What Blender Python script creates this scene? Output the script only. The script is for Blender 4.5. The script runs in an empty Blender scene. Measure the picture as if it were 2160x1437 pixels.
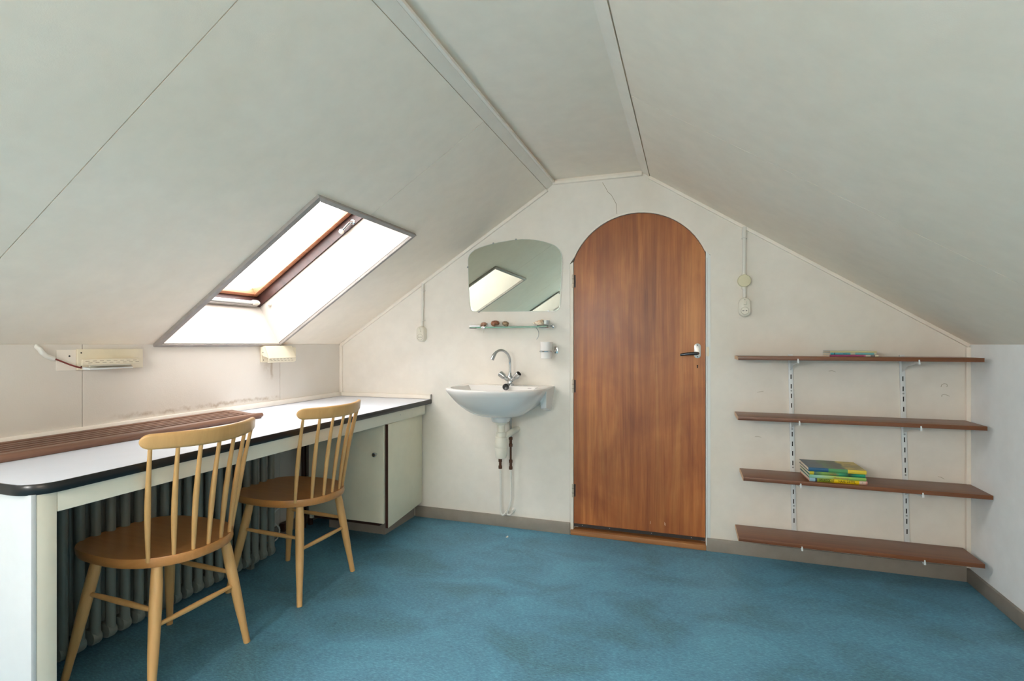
import bpy, bmesh, math, random
from math import sin, cos, pi, radians, sqrt, atan
from mathutils import Vector, Matrix
random.seed(7)
SC = bpy.context.scene
COL = SC.collection

# ---------------------------------------------------------------- camera
YAW = atan(375 / 1103)
cam_d = bpy.data.cameras.new('camera'); cam = bpy.data.objects.new('camera', cam_d); COL.objects.link(cam)
cam.location = (0, 0, 1.10); cam.rotation_euler = (pi / 2, 0, YAW)
cam_d.sensor_width = 36; cam_d.lens = 36 * 1103 / 2160; cam_d.shift_y = 7.5 / 2160
cam_d.clip_start = 0.02
SC.camera = cam
# ---------------------------------------------------------------- world: overcast sky
W = bpy.data.worlds.new('sky'); SC.world = W; W.use_nodes = True
_bg = W.node_tree.nodes['Background']
_bg.inputs['Color'].default_value = (1.0, 0.975, 0.955, 1); _bg.inputs['Strength'].default_value = 8.0
# ---------------------------------------------------------------- exposure
vs = SC.view_settings
SC.display_settings.display_device = 'sRGB'
vs.view_transform = 'Standard'; vs.look = 'None'; vs.gamma = 1.0; vs.use_curve_mapping = False
vs.exposure = 1.56
cy = SC.cycles
cy.max_bounces = 14; cy.diffuse_bounces = 9; cy.glossy_bounces = 5; cy.transmission_bounces = 8; cy.transparent_max_bounces = 12
cy.sample_clamp_indirect = 6.0; cy.caustics_reflective = False; cy.caustics_refractive = False
cy.use_denoising = True

# glazing transmittance: near skylight, second skylight, added other-slope skylight, added gable window; added fill globes
GL1, GL2, GL3, GL4 = (.70, .705, .71), (.56, .57, .58), (.40, .40, .40), (.30, .30, .30)
LAMP_A, FILL_A_C = 20.5, (.97, .975, .97)
LAMP_B, FILL_B_C = 5.5, (1.14, .94, .78)
# ---------------------------------------------------------------- key dimensions
YB = 2.974            # back wall plane
XL = -2.233           # left knee wall plane
XR = 1.226            # right knee wall plane
YF = -2.80            # wall behind the camera
L0 = Vector((XL, 0, 1.100)); L1 = Vector((-0.795, 0, 2.010))
R0 = Vector((XR, 0, 1.098)); R1 = Vector((-0.208, 0, 2.025))
LD = (L1 - L0).normalized(); LLEN = (L1 - L0).length; LN = Vector((-LD.z, 0, LD.x))
RD = (R1 - R0).normalized(); RLEN = (R1 - R0).length; RN = Vector((-RD.z, 0, RD.x)) * -1
if RN.z < 0: RN = -RN
def SLp(y, s, n): return L0 + LD * s + LN * n + Vector((0, y, 0))
def SRp(y, s, n): return R0 + RD * s + RN * n + Vector((0, y, 0))
S1 = 1.043            # upper end of the skylight openings along the slope
def ylo(s, k=0): return 1.695 - .028 * s / S1 + k
def yhi(s, k=0): return 2.396 - .033 * s / S1 + k
SKY2 = -1.93

# portals help the sky light find the two skylights
for k in (0, SKY2):
    ld = bpy.data.lights.new('sky_portal', 'AREA'); ld.shape = 'RECTANGLE'; ld.size = 1.1; ld.size_y = .72
    ld.cycles.is_portal = True
    lo = bpy.data.objects.new('sky_portal', ld); COL.objects.link(lo)
    z = LN                                   # light shines along -local z
    x = LD; y = z.cross(x)
    M = Matrix((x, y, z)).transposed().to_4x4(); M.translation = SLp((ylo(.5, k) + yhi(.5, k)) / 2, .52, .345)
    lo.matrix_world = M

for nm, M3_, sz in (('gable_portal', ((1, 0, 0), (0, 0, 1), (0, -1, 0), (-.45, YF - .11, 1.16)), (1.9, 1.12)), ('slope_portal', (tuple(RD), tuple(RN.cross(RD)), tuple(RN), tuple(SRp(-1.35, .875, .225))), (1.06, .81))):
    ld = bpy.data.lights.new(nm, 'AREA'); ld.shape = 'RECTANGLE'; ld.size, ld.size_y = sz; ld.cycles.is_portal = True  # portals for the added gable window and right-slope skylight
    lo = bpy.data.objects.new(nm, ld); COL.objects.link(lo)
    Mx = Matrix([Vector(v) for v in M3_[:3]]).transposed().to_4x4(); Mx.translation = M3_[3]; lo.matrix_world = Mx

# ================================================================= helpers
def lin(c): return tuple(((v / 255) / 12.92 if v / 255 <= .04045 else (((v / 255) + .055) / 1.055) ** 2.4) for v in c) + (1,)

class MB:
    def __init__(s): s.v = []; s.f = []
    def add(s, vs, fs):
        b = len(s.v); s.v += [tuple(v) for v in vs]; s.f += [tuple(i + b for i in f) for f in fs]; return s
    def box(s, x0, x1, y0, y1, z0, z1):
        return s.add([(x, y, z) for z in (z0, z1) for y in (y0, y1) for x in (x0, x1)],
                     [(0, 2, 3, 1), (4, 5, 7, 6), (0, 1, 5, 4), (2, 6, 7, 3), (0, 4, 6, 2), (1, 3, 7, 5)])
    def hexa(s, bot, top):      # two quads, same winding
        return s.add(list(bot) + list(top), [(3, 2, 1, 0), (4, 5, 6, 7)] + [(i, (i + 1) % 4, 4 + (i + 1) % 4, 4 + i) for i in range(4)])
    def prism(s, a, b):         # two matching polygons
        n = len(a)
        return s.add(list(a) + list(b), [tuple(range(n - 1, -1, -1)), tuple(range(n, 2 * n))] + [(i, (i + 1) % n, n + (i + 1) % n, n + i) for i in range(n)])
    def rings(s, rings, cap0=True, cap1=True, close=True):
        n = len(rings[0]); vs = [v for r in rings for v in r]; fs = []
        for k in range(len(rings) - 1):
            for i in range(n if close else n - 1):
                j = (i + 1) % n; fs.append((k * n + i, k * n + j, (k + 1) * n + j, (k + 1) * n + i))
        if cap0: fs.append(tuple(range(n - 1, -1, -1)))
        if cap1: fs.append(tuple((len(rings) - 1) * n + i for i in range(n)))
        return s.add(vs, fs)
    def tube(s, pts, r, n=12, cap=True, squash=None):
        pts = [Vector(p) for p in pts]; rs = r if isinstance(r, (list, tuple)) else [r] * len(pts)
        T = [(pts[min(i + 1, len(pts) - 1)] - pts[max(i - 1, 0)]).normalized() for i in range(len(pts))]
        u = T[0].orthogonal().normalized(); R = []
        for i, p in enumerate(pts):
            u = (u - T[i] * u.dot(T[i])).normalized(); w = T[i].cross(u)
            R.append([p + (u * cos(2 * pi * k / n) + w * sin(2 * pi * k / n)) * rs[i] for k in range(n)])
        return s.rings(R, cap, cap)
    def lathe(s, prof, o, ax=(0, 0, 1), n=24, cap=True):   # prof: (radius, height along axis)
        ax = Vector(ax).normalized(); o = Vector(o); u = ax.orthogonal().normalized(); w = ax.cross(u)
        return s.rings([[o + ax * h + (u * cos(2 * pi * k / n) + w * sin(2 * pi * k / n)) * max(r, 1e-5) for k in range(n)] for r, h in prof], cap, cap)
    def disc(s, o, ax, r, n=20): return s.lathe([(r, 0), (r, .0005)], o, ax, n)
    def build(s, name, mat, parent=None, bevel=0, smooth=35, segs=2, **props):
        me = bpy.data.meshes.new(name)
        off = parent_origin(parent)
        me.from_pydata([(v[0] - off.x, v[1] - off.y, v[2] - off.z) for v in s.v], [], s.f)
        bm = bmesh.new(); bm.from_mesh(me)
        bmesh.ops.recalc_face_normals(bm, faces=bm.faces)
        if bevel:
            es = [e for e in bm.edges if len(e.link_faces) == 2 and e.calc_face_angle(0) > radians(30)]
            bmesh.ops.bevel(bm, geom=es, offset=bevel, segments=segs, affect='EDGES', profile=.5, clamp_overlap=True)
        bm.to_mesh(me); bm.free()
        if smooth:
            for p in me.polygons: p.use_smooth = True
            me.set_sharp_from_angle(angle=radians(smooth))
        me.materials.append(mat)
        o = bpy.data.objects.new(name, me); COL.objects.link(o)
        if parent: o.parent = parent
        for k, v in props.items(): o[k] = v
        return o

def parent_origin(p):
    v = Vector((0, 0, 0))
    while p is not None: v += p.location; p = p.parent
    return v
def thing(name, loc, label, cat, group=None):
    o = bpy.data.objects.new(name, None); COL.objects.link(o); o.location = loc; o.empty_display_size = .1
    o['label'] = label; o['category'] = cat
    if group: o['group'] = group
    return o
def single(o, label, cat, group=None):
    o['label'] = label; o['category'] = cat
    if group: o['group'] = group
    return o
def shape(pts, seg=6):          # rounded polyline helper: returns list
    return pts
def rrect(cx, cz, w, h, r, n=5):
    out = []
    for (sx, sz, a0) in ((1, 1, 0), (-1, 1, 90), (-1, -1, 180), (1, -1, 270)):
        for k in range(n + 1):
            a = radians(a0 + 90 * k / n); out.append((cx + sx * (w / 2 - r) + r * cos(a), cz + sz * (h / 2 - r) + r * sin(a)))
    return out
def bez(p0, p1, p2, p3, n=12):
    p0, p1, p2, p3 = map(Vector, (p0, p1, p2, p3))
    return [p0 * (1 - t) ** 3 + p1 * 3 * t * (1 - t) ** 2 + p2 * 3 * t * t * (1 - t) + p3 * t ** 3 for t in [i / n for i in range(n + 1)]]

# ---------------------------------------------------------------- materials
def newmat(name):
    m = bpy.data.materials.new(name); m.use_nodes = True
    return m, m.node_tree, m.node_tree.nodes['Principled BSDF']
def N(nt, t, **kw):
    n = nt.nodes.new(t)
    for k, v in kw.items():
        if k.startswith('i_'): n.inputs[k[2:].replace('_', ' ')].default_value = v
        else: setattr(n, k, v)
    return n
def coords(nt, scale=(1, 1, 1), kind='Object', rot=(0, 0, 0)):
    tc = N(nt, 'ShaderNodeTexCoord'); mp = N(nt, 'ShaderNodeMapping'); mp.inputs['Scale'].default_value = scale; mp.inputs['Rotation'].default_value = rot
    nt.links.new(tc.outputs[kind], mp.inputs['Vector']); return mp.outputs['Vector']
def ramp(nt, fac, stops):
    r = N(nt, 'ShaderNodeValToRGB'); e = r.color_ramp.elements
    while len(e) < len(stops): e.new(.5)
    for i, (p, c) in enumerate(stops): e[i].position = p; e[i].color = c
    nt.links.new(fac, r.inputs['Fac']); return r.outputs['Color']
def noise(nt, vec, scale, detail=4, rough=.6, dist=0.0):
    n = N(nt, 'ShaderNodeTexNoise'); n.inputs['Scale'].default_value = scale; n.inputs['Detail'].default_value = detail
    n.inputs['Roughness'].default_value = rough; n.inputs['Distortion'].default_value = dist
    nt.links.new(vec, n.inputs['Vector']); return n.outputs['Fac']
def mixc(nt, fac, a, b, mode='MIX'):
    m = N(nt, 'ShaderNodeMix', data_type='RGBA', blend_type=mode)
    for idx, v in ((0, fac), (6, a), (7, b)):
        if hasattr(v, 'links'): nt.links.new(v, m.inputs[idx])
        else: m.inputs[idx].default_value = v
    return m.outputs[2]
def math_(nt, op, a, b=None, clamp=False):
    m = N(nt, 'ShaderNodeMath', operation=op, use_clamp=clamp)
    for i, v in enumerate((a, b)):
        if v is None: continue
        if hasattr(v, 'links'): nt.links.new(v, m.inputs[i])
        else: m.inputs[i].default_value = v
    return m.outputs[0]
def bump(nt, h, strength, dist=.002):
    b = N(nt, 'ShaderNodeBump'); b.inputs['Strength'].default_value = strength; b.inputs['Distance'].default_value = dist
    nt.links.new(h, b.inputs['Height']); return b.outputs['Normal']

def plain(name, c, rough=.5, metal=0, spec=.5, var=.0, vscale=8, bmp=0, bscale=200, coat=0):
    m, nt, b = newmat(name); col = lin(c)
    b.inputs['Base Color'].default_value = col; b.inputs['Roughness'].default_value = rough; b.inputs['Metallic'].default_value = metal
    b.inputs['Specular IOR Level'].default_value = spec
    if coat: b.inputs['Coat Weight'].default_value = coat; b.inputs['Coat Roughness'].default_value = .08
    if var or bmp: vec = coords(nt)
    if var:
        f = noise(nt, vec, vscale, 5)
        d = tuple(max(0, x * (1 - var)) for x in col[:3]) + (1,); l = tuple(min(1, x * (1 + var * .6)) for x in col[:3]) + (1,)
        nt.links.new(ramp(nt, f, [(.35, d), (.65, l)]), b.inputs['Base Color'])
    if bmp: nt.links.new(bump(nt, noise(nt, vec, bscale, 3), bmp), b.inputs['Normal'])
    return m

def painted(name, c, warm=(188, 174, 150), amount=.35, bscale=260, bstr=.12, rough=.75):
    """paint over wallpaper: faint warm blotches, fine relief"""
    m, nt, b = newmat(name); vec = coords(nt)
    f = noise(nt, vec, 1.6, 5, .55, .4)
    f2 = noise(nt, vec, 14, 4)
    msk = math_(nt, 'MULTIPLY', ramp(nt, f, [(.42, (0, 0, 0, 1)), (.75, (1, 1, 1, 1))]), amount)
    c1 = mixc(nt, msk, lin(c), lin(warm))
    c2 = mixc(nt, .05, c1, ramp(nt, f2, [(.3, (0, 0, 0, 1)), (.7, (1, 1, 1, 1))]), 'MULTIPLY')
    nt.links.new(c2, b.inputs['Base Color']); b.inputs['Roughness'].default_value = rough; b.inputs['Specular IOR Level'].default_value = .3
    h = math_(nt, 'ADD', noise(nt, vec, bscale, 3, .7), math_(nt, 'MULTIPLY', noise(nt, vec, 22, 3), .8))
    nt.links.new(bump(nt, h, bstr, .0025), b.inputs['Normal'])
    return m

def wood(name, dark, light, axis='z', rough=.4, scale=1.0, coat=0., contrast=1., spec=.5, blot=0):
    m, nt, b = newmat(name)
    st = {'x': (.6, 14, 14), 'y': (14, .6, 14), 'z': (14, 14, .6)}[axis]
    vec = coords(nt, tuple(v * scale for v in st))
    f = noise(nt, vec, 1.3, 6, .6, .9)
    fine = noise(nt, coords(nt, tuple(v * scale * 9 if v > 1 else v * scale * 2 for v in st)), 1.0, 3)
    a = mixc(nt, .28, ramp(nt, f, [(.32, lin(dark)), (.66, lin(light))]), ramp(nt, fine, [(.3, lin(dark)), (.7, lin(light))]))
    if blot:
        bl = noise(nt, coords(nt, (1, 1, 1)), 2.2, 4, .6, .5)
        a = mixc(nt, blot, a, ramp(nt, bl, [(.35, lin(dark)), (.65, lin(light))]))
    nt.links.new(a, b.inputs['Base Color']); b.inputs['Roughness'].default_value = rough; b.inputs['Specular IOR Level'].default_value = spec
    if coat: b.inputs['Coat Weight'].default_value = coat; b.inputs['Coat Roughness'].default_value = .18
    nt.links.new(bump(nt, fine, .08, .001), b.inputs['Normal'])
    return m

M = {}
M['wall'] = painted('wall_paint', (235, 230, 221), (214, 201, 181), .35)
M['wallR'] = painted('wall_right_paint', (240, 243, 245), (228, 228, 226), .3, bstr=.06)
M['ceil'] = painted('ceiling_paint', (244, 234, 219), (232, 219, 196), .35, bscale=330, bstr=.10)
M['trim'] = painted('trim_paint', (240, 233, 222), (226, 214, 194), .3, bstr=.04, rough=.5)
M['reveal'] = painted('reveal_paint', (194, 188, 181), (190, 168, 140), .25, bstr=.04, rough=.6)  # paint darkened so the skylit reveals blow out less
M['greytrim'] = plain('grey_painted_strip', (158, 152, 147), .55, var=.12, vscale=20)
M['skirt'] = plain('grey_skirting_paint', (148, 139, 128), .5, var=.08, vscale=12)
M['white'] = plain('white_plastic', (226, 222, 208), .35)
M['cream'] = plain('cream_metal', (226, 216, 192), .4, var=.05)
M['whitemetal'] = plain('white_lacquered_metal', (224, 228, 228), .35)
M['ceramic'] = plain('white_ceramic', (232, 230, 227), .12, coat=.4)
M['dark'] = plain('black_recess', (14, 12, 10), .8)
M['black'] = plain('black_rubber_edge', (22, 24, 25), .28)
M['chrome'] = plain('chrome', (205, 208, 210), .12, metal=1)
M['dullchrome'] = plain('dull_chrome', (170, 172, 172), .3, metal=1)
M['hinge'] = plain('painted_hinge_steel', (196, 188, 172), .4, metal=.4)
M['copper'] = plain('tarnished_copper', (92, 62, 46), .5, metal=.5)
M['pipe'] = plain('painted_pipe', (222, 220, 212), .4)
M['laminate'] = plain('white_laminate', (228, 234, 246), .30, var=.02)
M['deskpaint'] = painted('desk_frame_paint', (230, 226, 210), (214, 206, 180), .3, bstr=.03, rough=.45)
M['deskpanel'] = painted('desk_end_paint', (206, 211, 214), (196, 200, 198), .3, bstr=.03, rough=.45)
M['cabinet'] = painted('cabinet_paint', (230, 226, 204), (214, 208, 182), .35, bstr=.02, rough=.4)
M['darkwood'] = wood('dark_core_edge', (44, 24, 18), (66, 36, 26), 'z')
M['radiator'] = plain('grey_radiator_paint', (112, 120, 114), .3, var=.1, vscale=5)
M['chair'] = wood('blond_chair_wood', (202, 156, 98), (216, 172, 112), 'z', .34, coat=.15)
M['chairseat'] = wood('blond_seat_wood', (176, 120, 64), (196, 138, 78), 'x', .3, coat=.25)
M['shelf'] = wood('teak_veneer', (98, 56, 30), (132, 80, 46), 'x', .38, coat=.1)
M['shelfend'] = plain('pale_wood_end', (206, 172, 140), .6, var=.1, vscale=60)
M['grille'] = wood('teak_grille', (92, 66, 54), (134, 100, 82), 'y', .45, spec=.3)
M['thresh'] = wood('worn_oak_sill', (132, 84, 48), (186, 130, 80), 'x', .5)
M['casing'] = wood('dark_window_casing', (42, 26, 24), (74, 44, 38), 'y', .4)
M['sash'] = wood('varnished_pine_sash', (176, 104, 74), (222, 160, 122), 'y', .35, coat=.2)

def door_mat():
    m, nt, b = newmat('door_teak_veneer')
    v = coords(nt, (9, 1, .55)); f = noise(nt, v, 1.6, 6, .62, 1.1)
    fine = noise(nt, coords(nt, (130, 1, 3.2)), 1, 3)
    # cathedral figure: distorted rings stretched up the leaf
    wv = N(nt, 'ShaderNodeTexWave', wave_type='RINGS', rings_direction='Y'); wv.inputs['Scale'].default_value = 3.2
    wv.inputs['Distortion'].default_value = 2.2; wv.inputs['Detail'].default_value = 3; wv.inputs['Detail Scale'].default_value = 1.2
    mp = coords(nt, (2.2, 1, .22)); ad = N(nt, 'ShaderNodeVectorMath', operation='ADD'); nt.links.new(mp, ad.inputs[0]); ad.inputs[1].default_value = (.35, 0, -.16)
    nt.links.new(ad.outputs[0], wv.inputs['Vector'])
    c = ramp(nt, f, [(.25, lin((128, 64, 22))), (.5, lin((184, 108, 50))), (.75, lin((216, 146, 78)))])
    c = mixc(nt, .16, c, ramp(nt, wv.outputs['Fac'], [(.35, lin((118, 60, 22))), (.7, lin((204, 132, 68)))]))
    c = mixc(nt, .22, c, ramp(nt, fine, [(.3, lin((110, 54, 18))), (.7, lin((210, 140, 74)))]))
    pl = noise(nt, coords(nt, (3.2, 1, .02)), 1.4, 1)
    c = mixc(nt, .5, c, ramp(nt, pl, [(.42, lin((206, 196, 190))), (.58, (1, 1, 1, 1))]), 'MULTIPLY')
    # cloudy old varnish
    cl_ = noise(nt, coords(nt, (1.6, 1, 1.1)), 2.1, 4, .55, .6)
    c = mixc(nt, .7, c, ramp(nt, cl_, [(.30, lin((190, 160, 136))), (.62, (1, 1, 1, 1))]), 'MULTIPLY')
    nt.links.new(c, b.inputs['Base Color']); b.inputs['Roughness'].default_value = .42; b.inputs['Coat Weight'].default_value = .12; b.inputs['Coat Roughness'].default_value = .25
    return m
M['door'] = door_mat()

def floor_mat():
    m, nt, b = newmat('marbled_blue_linoleum')
    v = coords(nt, (1.0, 3.0, 1), rot=(0, 0, radians(-4)))
    f1 = noise(nt, v, 62, 6, .72, .3); f2 = noise(nt, coords(nt, (1, 1.5, 1)), 2.6, 6, .62, .6); f3 = noise(nt, coords(nt, (1, 3.2, 1)), 120, 3, .7)
    c = ramp(nt, f1, [(.30, lin((48, 88, 112))), (.5, lin((86, 140, 166))), (.70, lin((128, 194, 216)))])
    c = mixc(nt, .42, c, ramp(nt, f2, [(.36, lin((58, 86, 88))), (.5, lin((84, 134, 164))), (.7, lin((104, 176, 204)))]))
    c = mixc(nt, .16, c, ramp(nt, f3, [(.3, lin((44, 80, 104))), (.7, lin((146, 200, 214)))]))
    nt.links.new(c, b.inputs['Base Color']); b.inputs['Roughness'].default_value = .5; b.inputs['Specular IOR Level'].default_value = .35
    nt.links.new(bump(nt, f3, .05, .001), b.inputs['Normal'])
    return m
M['floor'] = floor_mat()

def stained_wall():
    """knee wall paint with brown damp stains that belong to the wall"""
    m, nt, b = newmat('stained_wall_paint'); vec = coords(nt)
    f = noise(nt, vec, 1.6, 5, .55, .4)
    msk = math_(nt, 'MULTIPLY', ramp(nt, f, [(.42, (0, 0, 0, 1)), (.75, (1, 1, 1, 1))]), .35)
    c1 = mixc(nt, msk, lin((216, 210, 201)), lin((200, 188, 169)))
    sx = N(nt, 'ShaderNodeSeparateXYZ'); nt.links.new(coords(nt), sx.inputs[0]); Y, Z = sx.outputs['Y'], sx.outputs['Z']
    wob = noise(nt, coords(nt, (0, 1, .4)), 9, 5, .7)
    # tide line a few cm over the desk, rising towards the seam near the back
    top = math_(nt, 'ADD', math_(nt, 'MULTIPLY', wob, .075), .762)
    d = math_(nt, 'ABSOLUTE', math_(nt, 'SUBTRACT', Z, top))
    line = math_(nt, 'SUBTRACT', 1, math_(nt, 'MULTIPLY', d, 85), True)
    iny = math_(nt, 'MULTIPLY', math_(nt, 'MULTIPLY', math_(nt, 'SUBTRACT', Y, 1.46), 6, True), math_(nt, 'MULTIPLY', math_(nt, 'SUBTRACT', 2.42, Y), 30, True), True)
    pat = ramp(nt, noise(nt, coords(nt), 13, 4, .7), [(.38, (0, 0, 0, 1)), (.55, (1, 1, 1, 1))])
    line = math_(nt, 'MULTIPLY', math_(nt, 'MULTIPLY', line, iny), pat)
    # runs below the second lamp
    dy = math_(nt, 'ABSOLUTE', math_(nt, 'SUBTRACT', math_(nt, 'ADD', Y, math_(nt, 'MULTIPLY', noise(nt, coords(nt, (0, 0, 1)), 14, 3), .03)), 2.372))
    run = math_(nt, 'MULTIPLY', math_(nt, 'SUBTRACT', 1, math_(nt, 'MULTIPLY', dy, 75), True), math_(nt, 'MULTIPLY', math_(nt, 'SUBTRACT', Z, .895), 30, True))
    dy2 = math_(nt, 'ABSOLUTE', math_(nt, 'SUBTRACT', Y, 2.325))
    run2 = math_(nt, 'MULTIPLY', math_(nt, 'SUBTRACT', 1, math_(nt, 'MULTIPLY', dy2, 24), True), math_(nt, 'MULTIPLY', math_(nt, 'SUBTRACT', Z, .925), 30, True))
    pat2 = ramp(nt, noise(nt, coords(nt), 45, 4, .7), [(.4, (0, 0, 0, 1)), (.62, (1, 1, 1, 1))])
    run = math_(nt, 'ADD', run, math_(nt, 'MULTIPLY', run2, math_(nt, 'MULTIPLY', pat2, .5)), True)
    st = math_(nt, 'MULTIPLY', math_(nt, 'ADD', line, run, True), .6)
    c2 = mixc(nt, st, c1, lin((158, 136, 108)))
    nt.links.new(c2, b.inputs['Base Color']); b.inputs['Roughness'].default_value = .75; b.inputs['Specular IOR Level'].default_value = .3
    h = math_(nt, 'ADD', noise(nt, vec, 260, 3, .7), math_(nt, 'MULTIPLY', noise(nt, vec, 40, 3), 1.2))
    nt.links.new(bump(nt, h, .16, .0025), b.inputs['Normal'])
    return m
M['wallL'] = stained_wall()

def glassmat(name, tint=(1, 1, 1, 1), refl=.05):
    m = bpy.data.materials.new(name); m.use_nodes = True; nt = m.node_tree; nt.nodes.clear()
    o = N(nt, 'ShaderNodeOutputMaterial'); t = N(nt, 'ShaderNodeBsdfTransparent'); t.inputs[0].default_value = tint
    g = N(nt, 'ShaderNodeBsdfGlossy'); g.inputs['Roughness'].default_value = .02
    mx = N(nt, 'ShaderNodeMixShader'); mx.inputs[0].default_value = refl; nt.links.new(t.outputs[0], mx.inputs[1]); nt.links.new(g.outputs[0], mx.inputs[2])
    nt.links.new(mx.outputs[0], o.inputs['Surface']); return m
for nm, gg in (('glass1', GL1), ('glass2', GL2), ('glass3', GL3), ('glass4', GL4)): M[nm] = glassmat('window_' + nm, gg + (1,))
M['shelfglass'] = glassmat('shelf_glass', (.82, .94, .90, 1), .18)
M['glassedge'] = plain('green_glass_edge', (120, 172, 152), .15, coat=.4)
def mirror_mat():
    m, nt, b = newmat('mirror_silver'); b.inputs['Base Color'].default_value = lin((214, 222, 210)); b.inputs['Metallic'].default_value = 1; b.inputs['Roughness'].default_value = .015
    return m
M['mirror'] = mirror_mat()

# ================================================================= the room
STR = dict(kind='structure')
MB().box(XL - .12, XR + .12, YF - .1, YB + .30, -.10, 0).build('floor', M['floor'], smooth=0, **STR)

# back wall with the arched door opening
AC, AR = (-.278, 1.446), .386
def arch(r=AR, x0=-.630, x1=.077, n=26):
    a0 = math.acos((x0 - AC[0]) / r); a1 = math.acos((x1 - AC[0]) / r)
    return [(AC[0] + r * cos(a0 + (a1 - a0) * k / n), AC[1] + r * sin(a0 + (a1 - a0) * k / n)) for k in range(n + 1)]
ar = arch()
outl = [(XL - .12, 0), (-.657, 0), (-.657, 1.565)] + ar + [(.104, 1.575), (.104, 0), (XR + .12, 0), (XR + .12, 1.16), (R1.x, R1.z + .06), (-.208, 2.16), (-.80, 2.16), (-.80, 2.07), (XL - .12, 1.10)]
wb = MB().prism([(x, YB, z) for x, z in outl], [(x, YB + .15, z) for x, z in outl]).build('wall_back', M['wall'], smooth=0, **STR)
# hairline crack over the door, scuff marks by the shelves
def strip(pts, w, y=YB - .0006):
    mb = MB()
    for (a, b) in zip(pts, pts[1:]):
        a = Vector((a[0], y, a[1])); b = Vector((b[0], y, b[1])); d = (b - a).normalized(); p = Vector((-d.z, 0, d.x)) * w / 2
        q = Vector((0, .0005, 0)); mb.hexa([a + p, b + p, b - p, a - p], [a + p + q, b + p + q, b - p + q, a - p + q])
    return mb
M['crack'] = plain('crack_shadow', (150, 138, 116), .9)
M['pencil'] = plain('pencil_mark', (168, 158, 138), .9)
strip([(-.469, 2.017), (-.446, 1.976), (-.440, 1.962), (-.418, 1.940), (-.400, 1.905), (-.392, 1.889), (-.391, 1.858), (-.388, 1.832)], .0022).build('crack', M['crack'], wb, smooth=0)
mk = MB()
for pts in ([(1.117, .898), (1.119, .908), (1.128, .914), (1.139, .913), (1.142, .905), (1.139, .899)], [(1.120, .852), (1.120, .860), (1.128, .864), (1.137, .862), (1.150, .856)],
            [(1.105, .476), (1.118, .474), (1.13, .466)], [(.655, .965), (.67, .968), (.685, .961)], [(.33, .85), (.345, .853), (.36, .856)], [(.32, .62), (.335, .621), (.35, .618)]):
    mk.v += []; s_ = strip(pts, .0018); mk.add(s_.v, s_.f)
mk.build('scuff_mark', M['pencil'], wb, smooth=0)
sd = MB().box(XL - .12, XR + .12, YB + .22, YB + .30, 0, 2.2); sd.build('wall_dark_backing', M['dark'], smooth=0, **STR)  # black panel added behind the door, blocks sky and darkens the gap

# knee walls: base with separate boards
wl = MB().box(XL - .12, XL - .006, YF, YB, 0, 1.094).build('wall_left', M['wallL'], smooth=0, **STR)
for a, b_ in ((YF, .350), (.350, 1.385), (1.385, 2.420), (2.420, YB)):
    MB().box(XL - .006, XL, a + .0012, b_ - .0012, 0, 1.0985).build('wall_panel', M['wallL'], wl, smooth=0)
wr = MB().box(XR, XR + .12, YF, YB, 0, 1.10).build('wall_right', M['wallR'], smooth=0, **STR)
# gable wall behind the camera and an added window for fill light
GX0, GX1, GZ0, GZ1 = -1.40, .50, .60, 1.72
wf = MB()
for poly in ([(XL - .12, 0), (GX0, 0), (GX0, 1.84), (XL - .12, 1.10)], [(GX0, 0), (GX1, 0), (GX1, GZ0), (GX0, GZ0)], [(GX0, GZ1), (GX1, GZ1), (GX1, 1.721), (-.2, 2.12), (-.8, 2.12), (GX0, 1.84)], [(GX1, 0), (XR + .12, 0), (XR + .12, 1.16), (GX1, 1.72)]):
    q = MB().prism([(x, YF, z) for x, z in poly], [(x, YF - .1, z) for x, z in poly]); wf.add(q.v, q.f)
wf.build('wall_front', M['wall'], smooth=0, **STR)
gw = bpy.data.objects.new('window_3', None); COL.objects.link(gw); gw.location = (-.4, YF - .05, GZ0); gw['kind'] = 'structure'  # unseen gable window, added as a fill light opening
for (a, b_, c_, d_) in ((GX0, GX1, GZ0, GZ0 + .05), (GX0, GX1, GZ1 - .05, GZ1), (GX0, GX0 + .05, GZ0 + .05, GZ1 - .05), (GX1 - .05, GX1, GZ0 + .05, GZ1 - .05), (-.475, -.425, GZ0 + .05, GZ1 - .05)):
    MB().box(a, b_, YF - .08, YF - .03, c_, d_).build('window_frame', M['trim'], gw, bevel=.003)
for a, b_ in ((GX0 + .05, -.475), (-.425, GX1 - .05)): MB().box(a, b_, YF - .058, YF - .054, GZ0 + .05, GZ1 - .05).build('pane', M['glass4'], gw, smooth=0)

# ceiling: backing with a skin of boards
def prism_s(fn, poly, n0, n1): return MB().prism([fn(y, s, n0) for y, s in poly], [fn(y, s, n1) for y, s in poly])
SM = LLEN + .02
def lpan(y0, y1, k, side):      # board beside a skylight opening; side: which edge is cut
    if side == 'hi': return [(y0, 0), (ylo(0, k), 0), (ylo(S1, k), S1), (y1, S1), (y1, SM), (y0, SM)]
    return [(yhi(0, k), 0), (y1, 0), (y1, SM), (y0, SM), (y0, S1), (yhi(S1, k), S1)]
bk = MB()
for poly in (lpan(.935, 1.985, 0, 'hi'), lpan(1.985, YB + .1, 0, 'lo'), lpan(-.115, .935, SKY2, 'lo'), lpan(-1.165, -.115, SKY2, 'hi'), [(YF, 0), (-1.165, 0), (-1.165, SM), (YF, SM)]):
    p = prism_s(SLp, poly, .008, .06); bk.add(p.v, p.f)
p = prism_s(SLp, [(YF, -.10), (YB + .1, -.10), (YB + .1, 0), (YF, 0)], .0, .06); bk.add(p.v, p.f)
RA, RB, RS0, RS1 = -1.75, -.95, .35, 1.40      # skylight added for fill light, right-hand slope behind the camera
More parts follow.
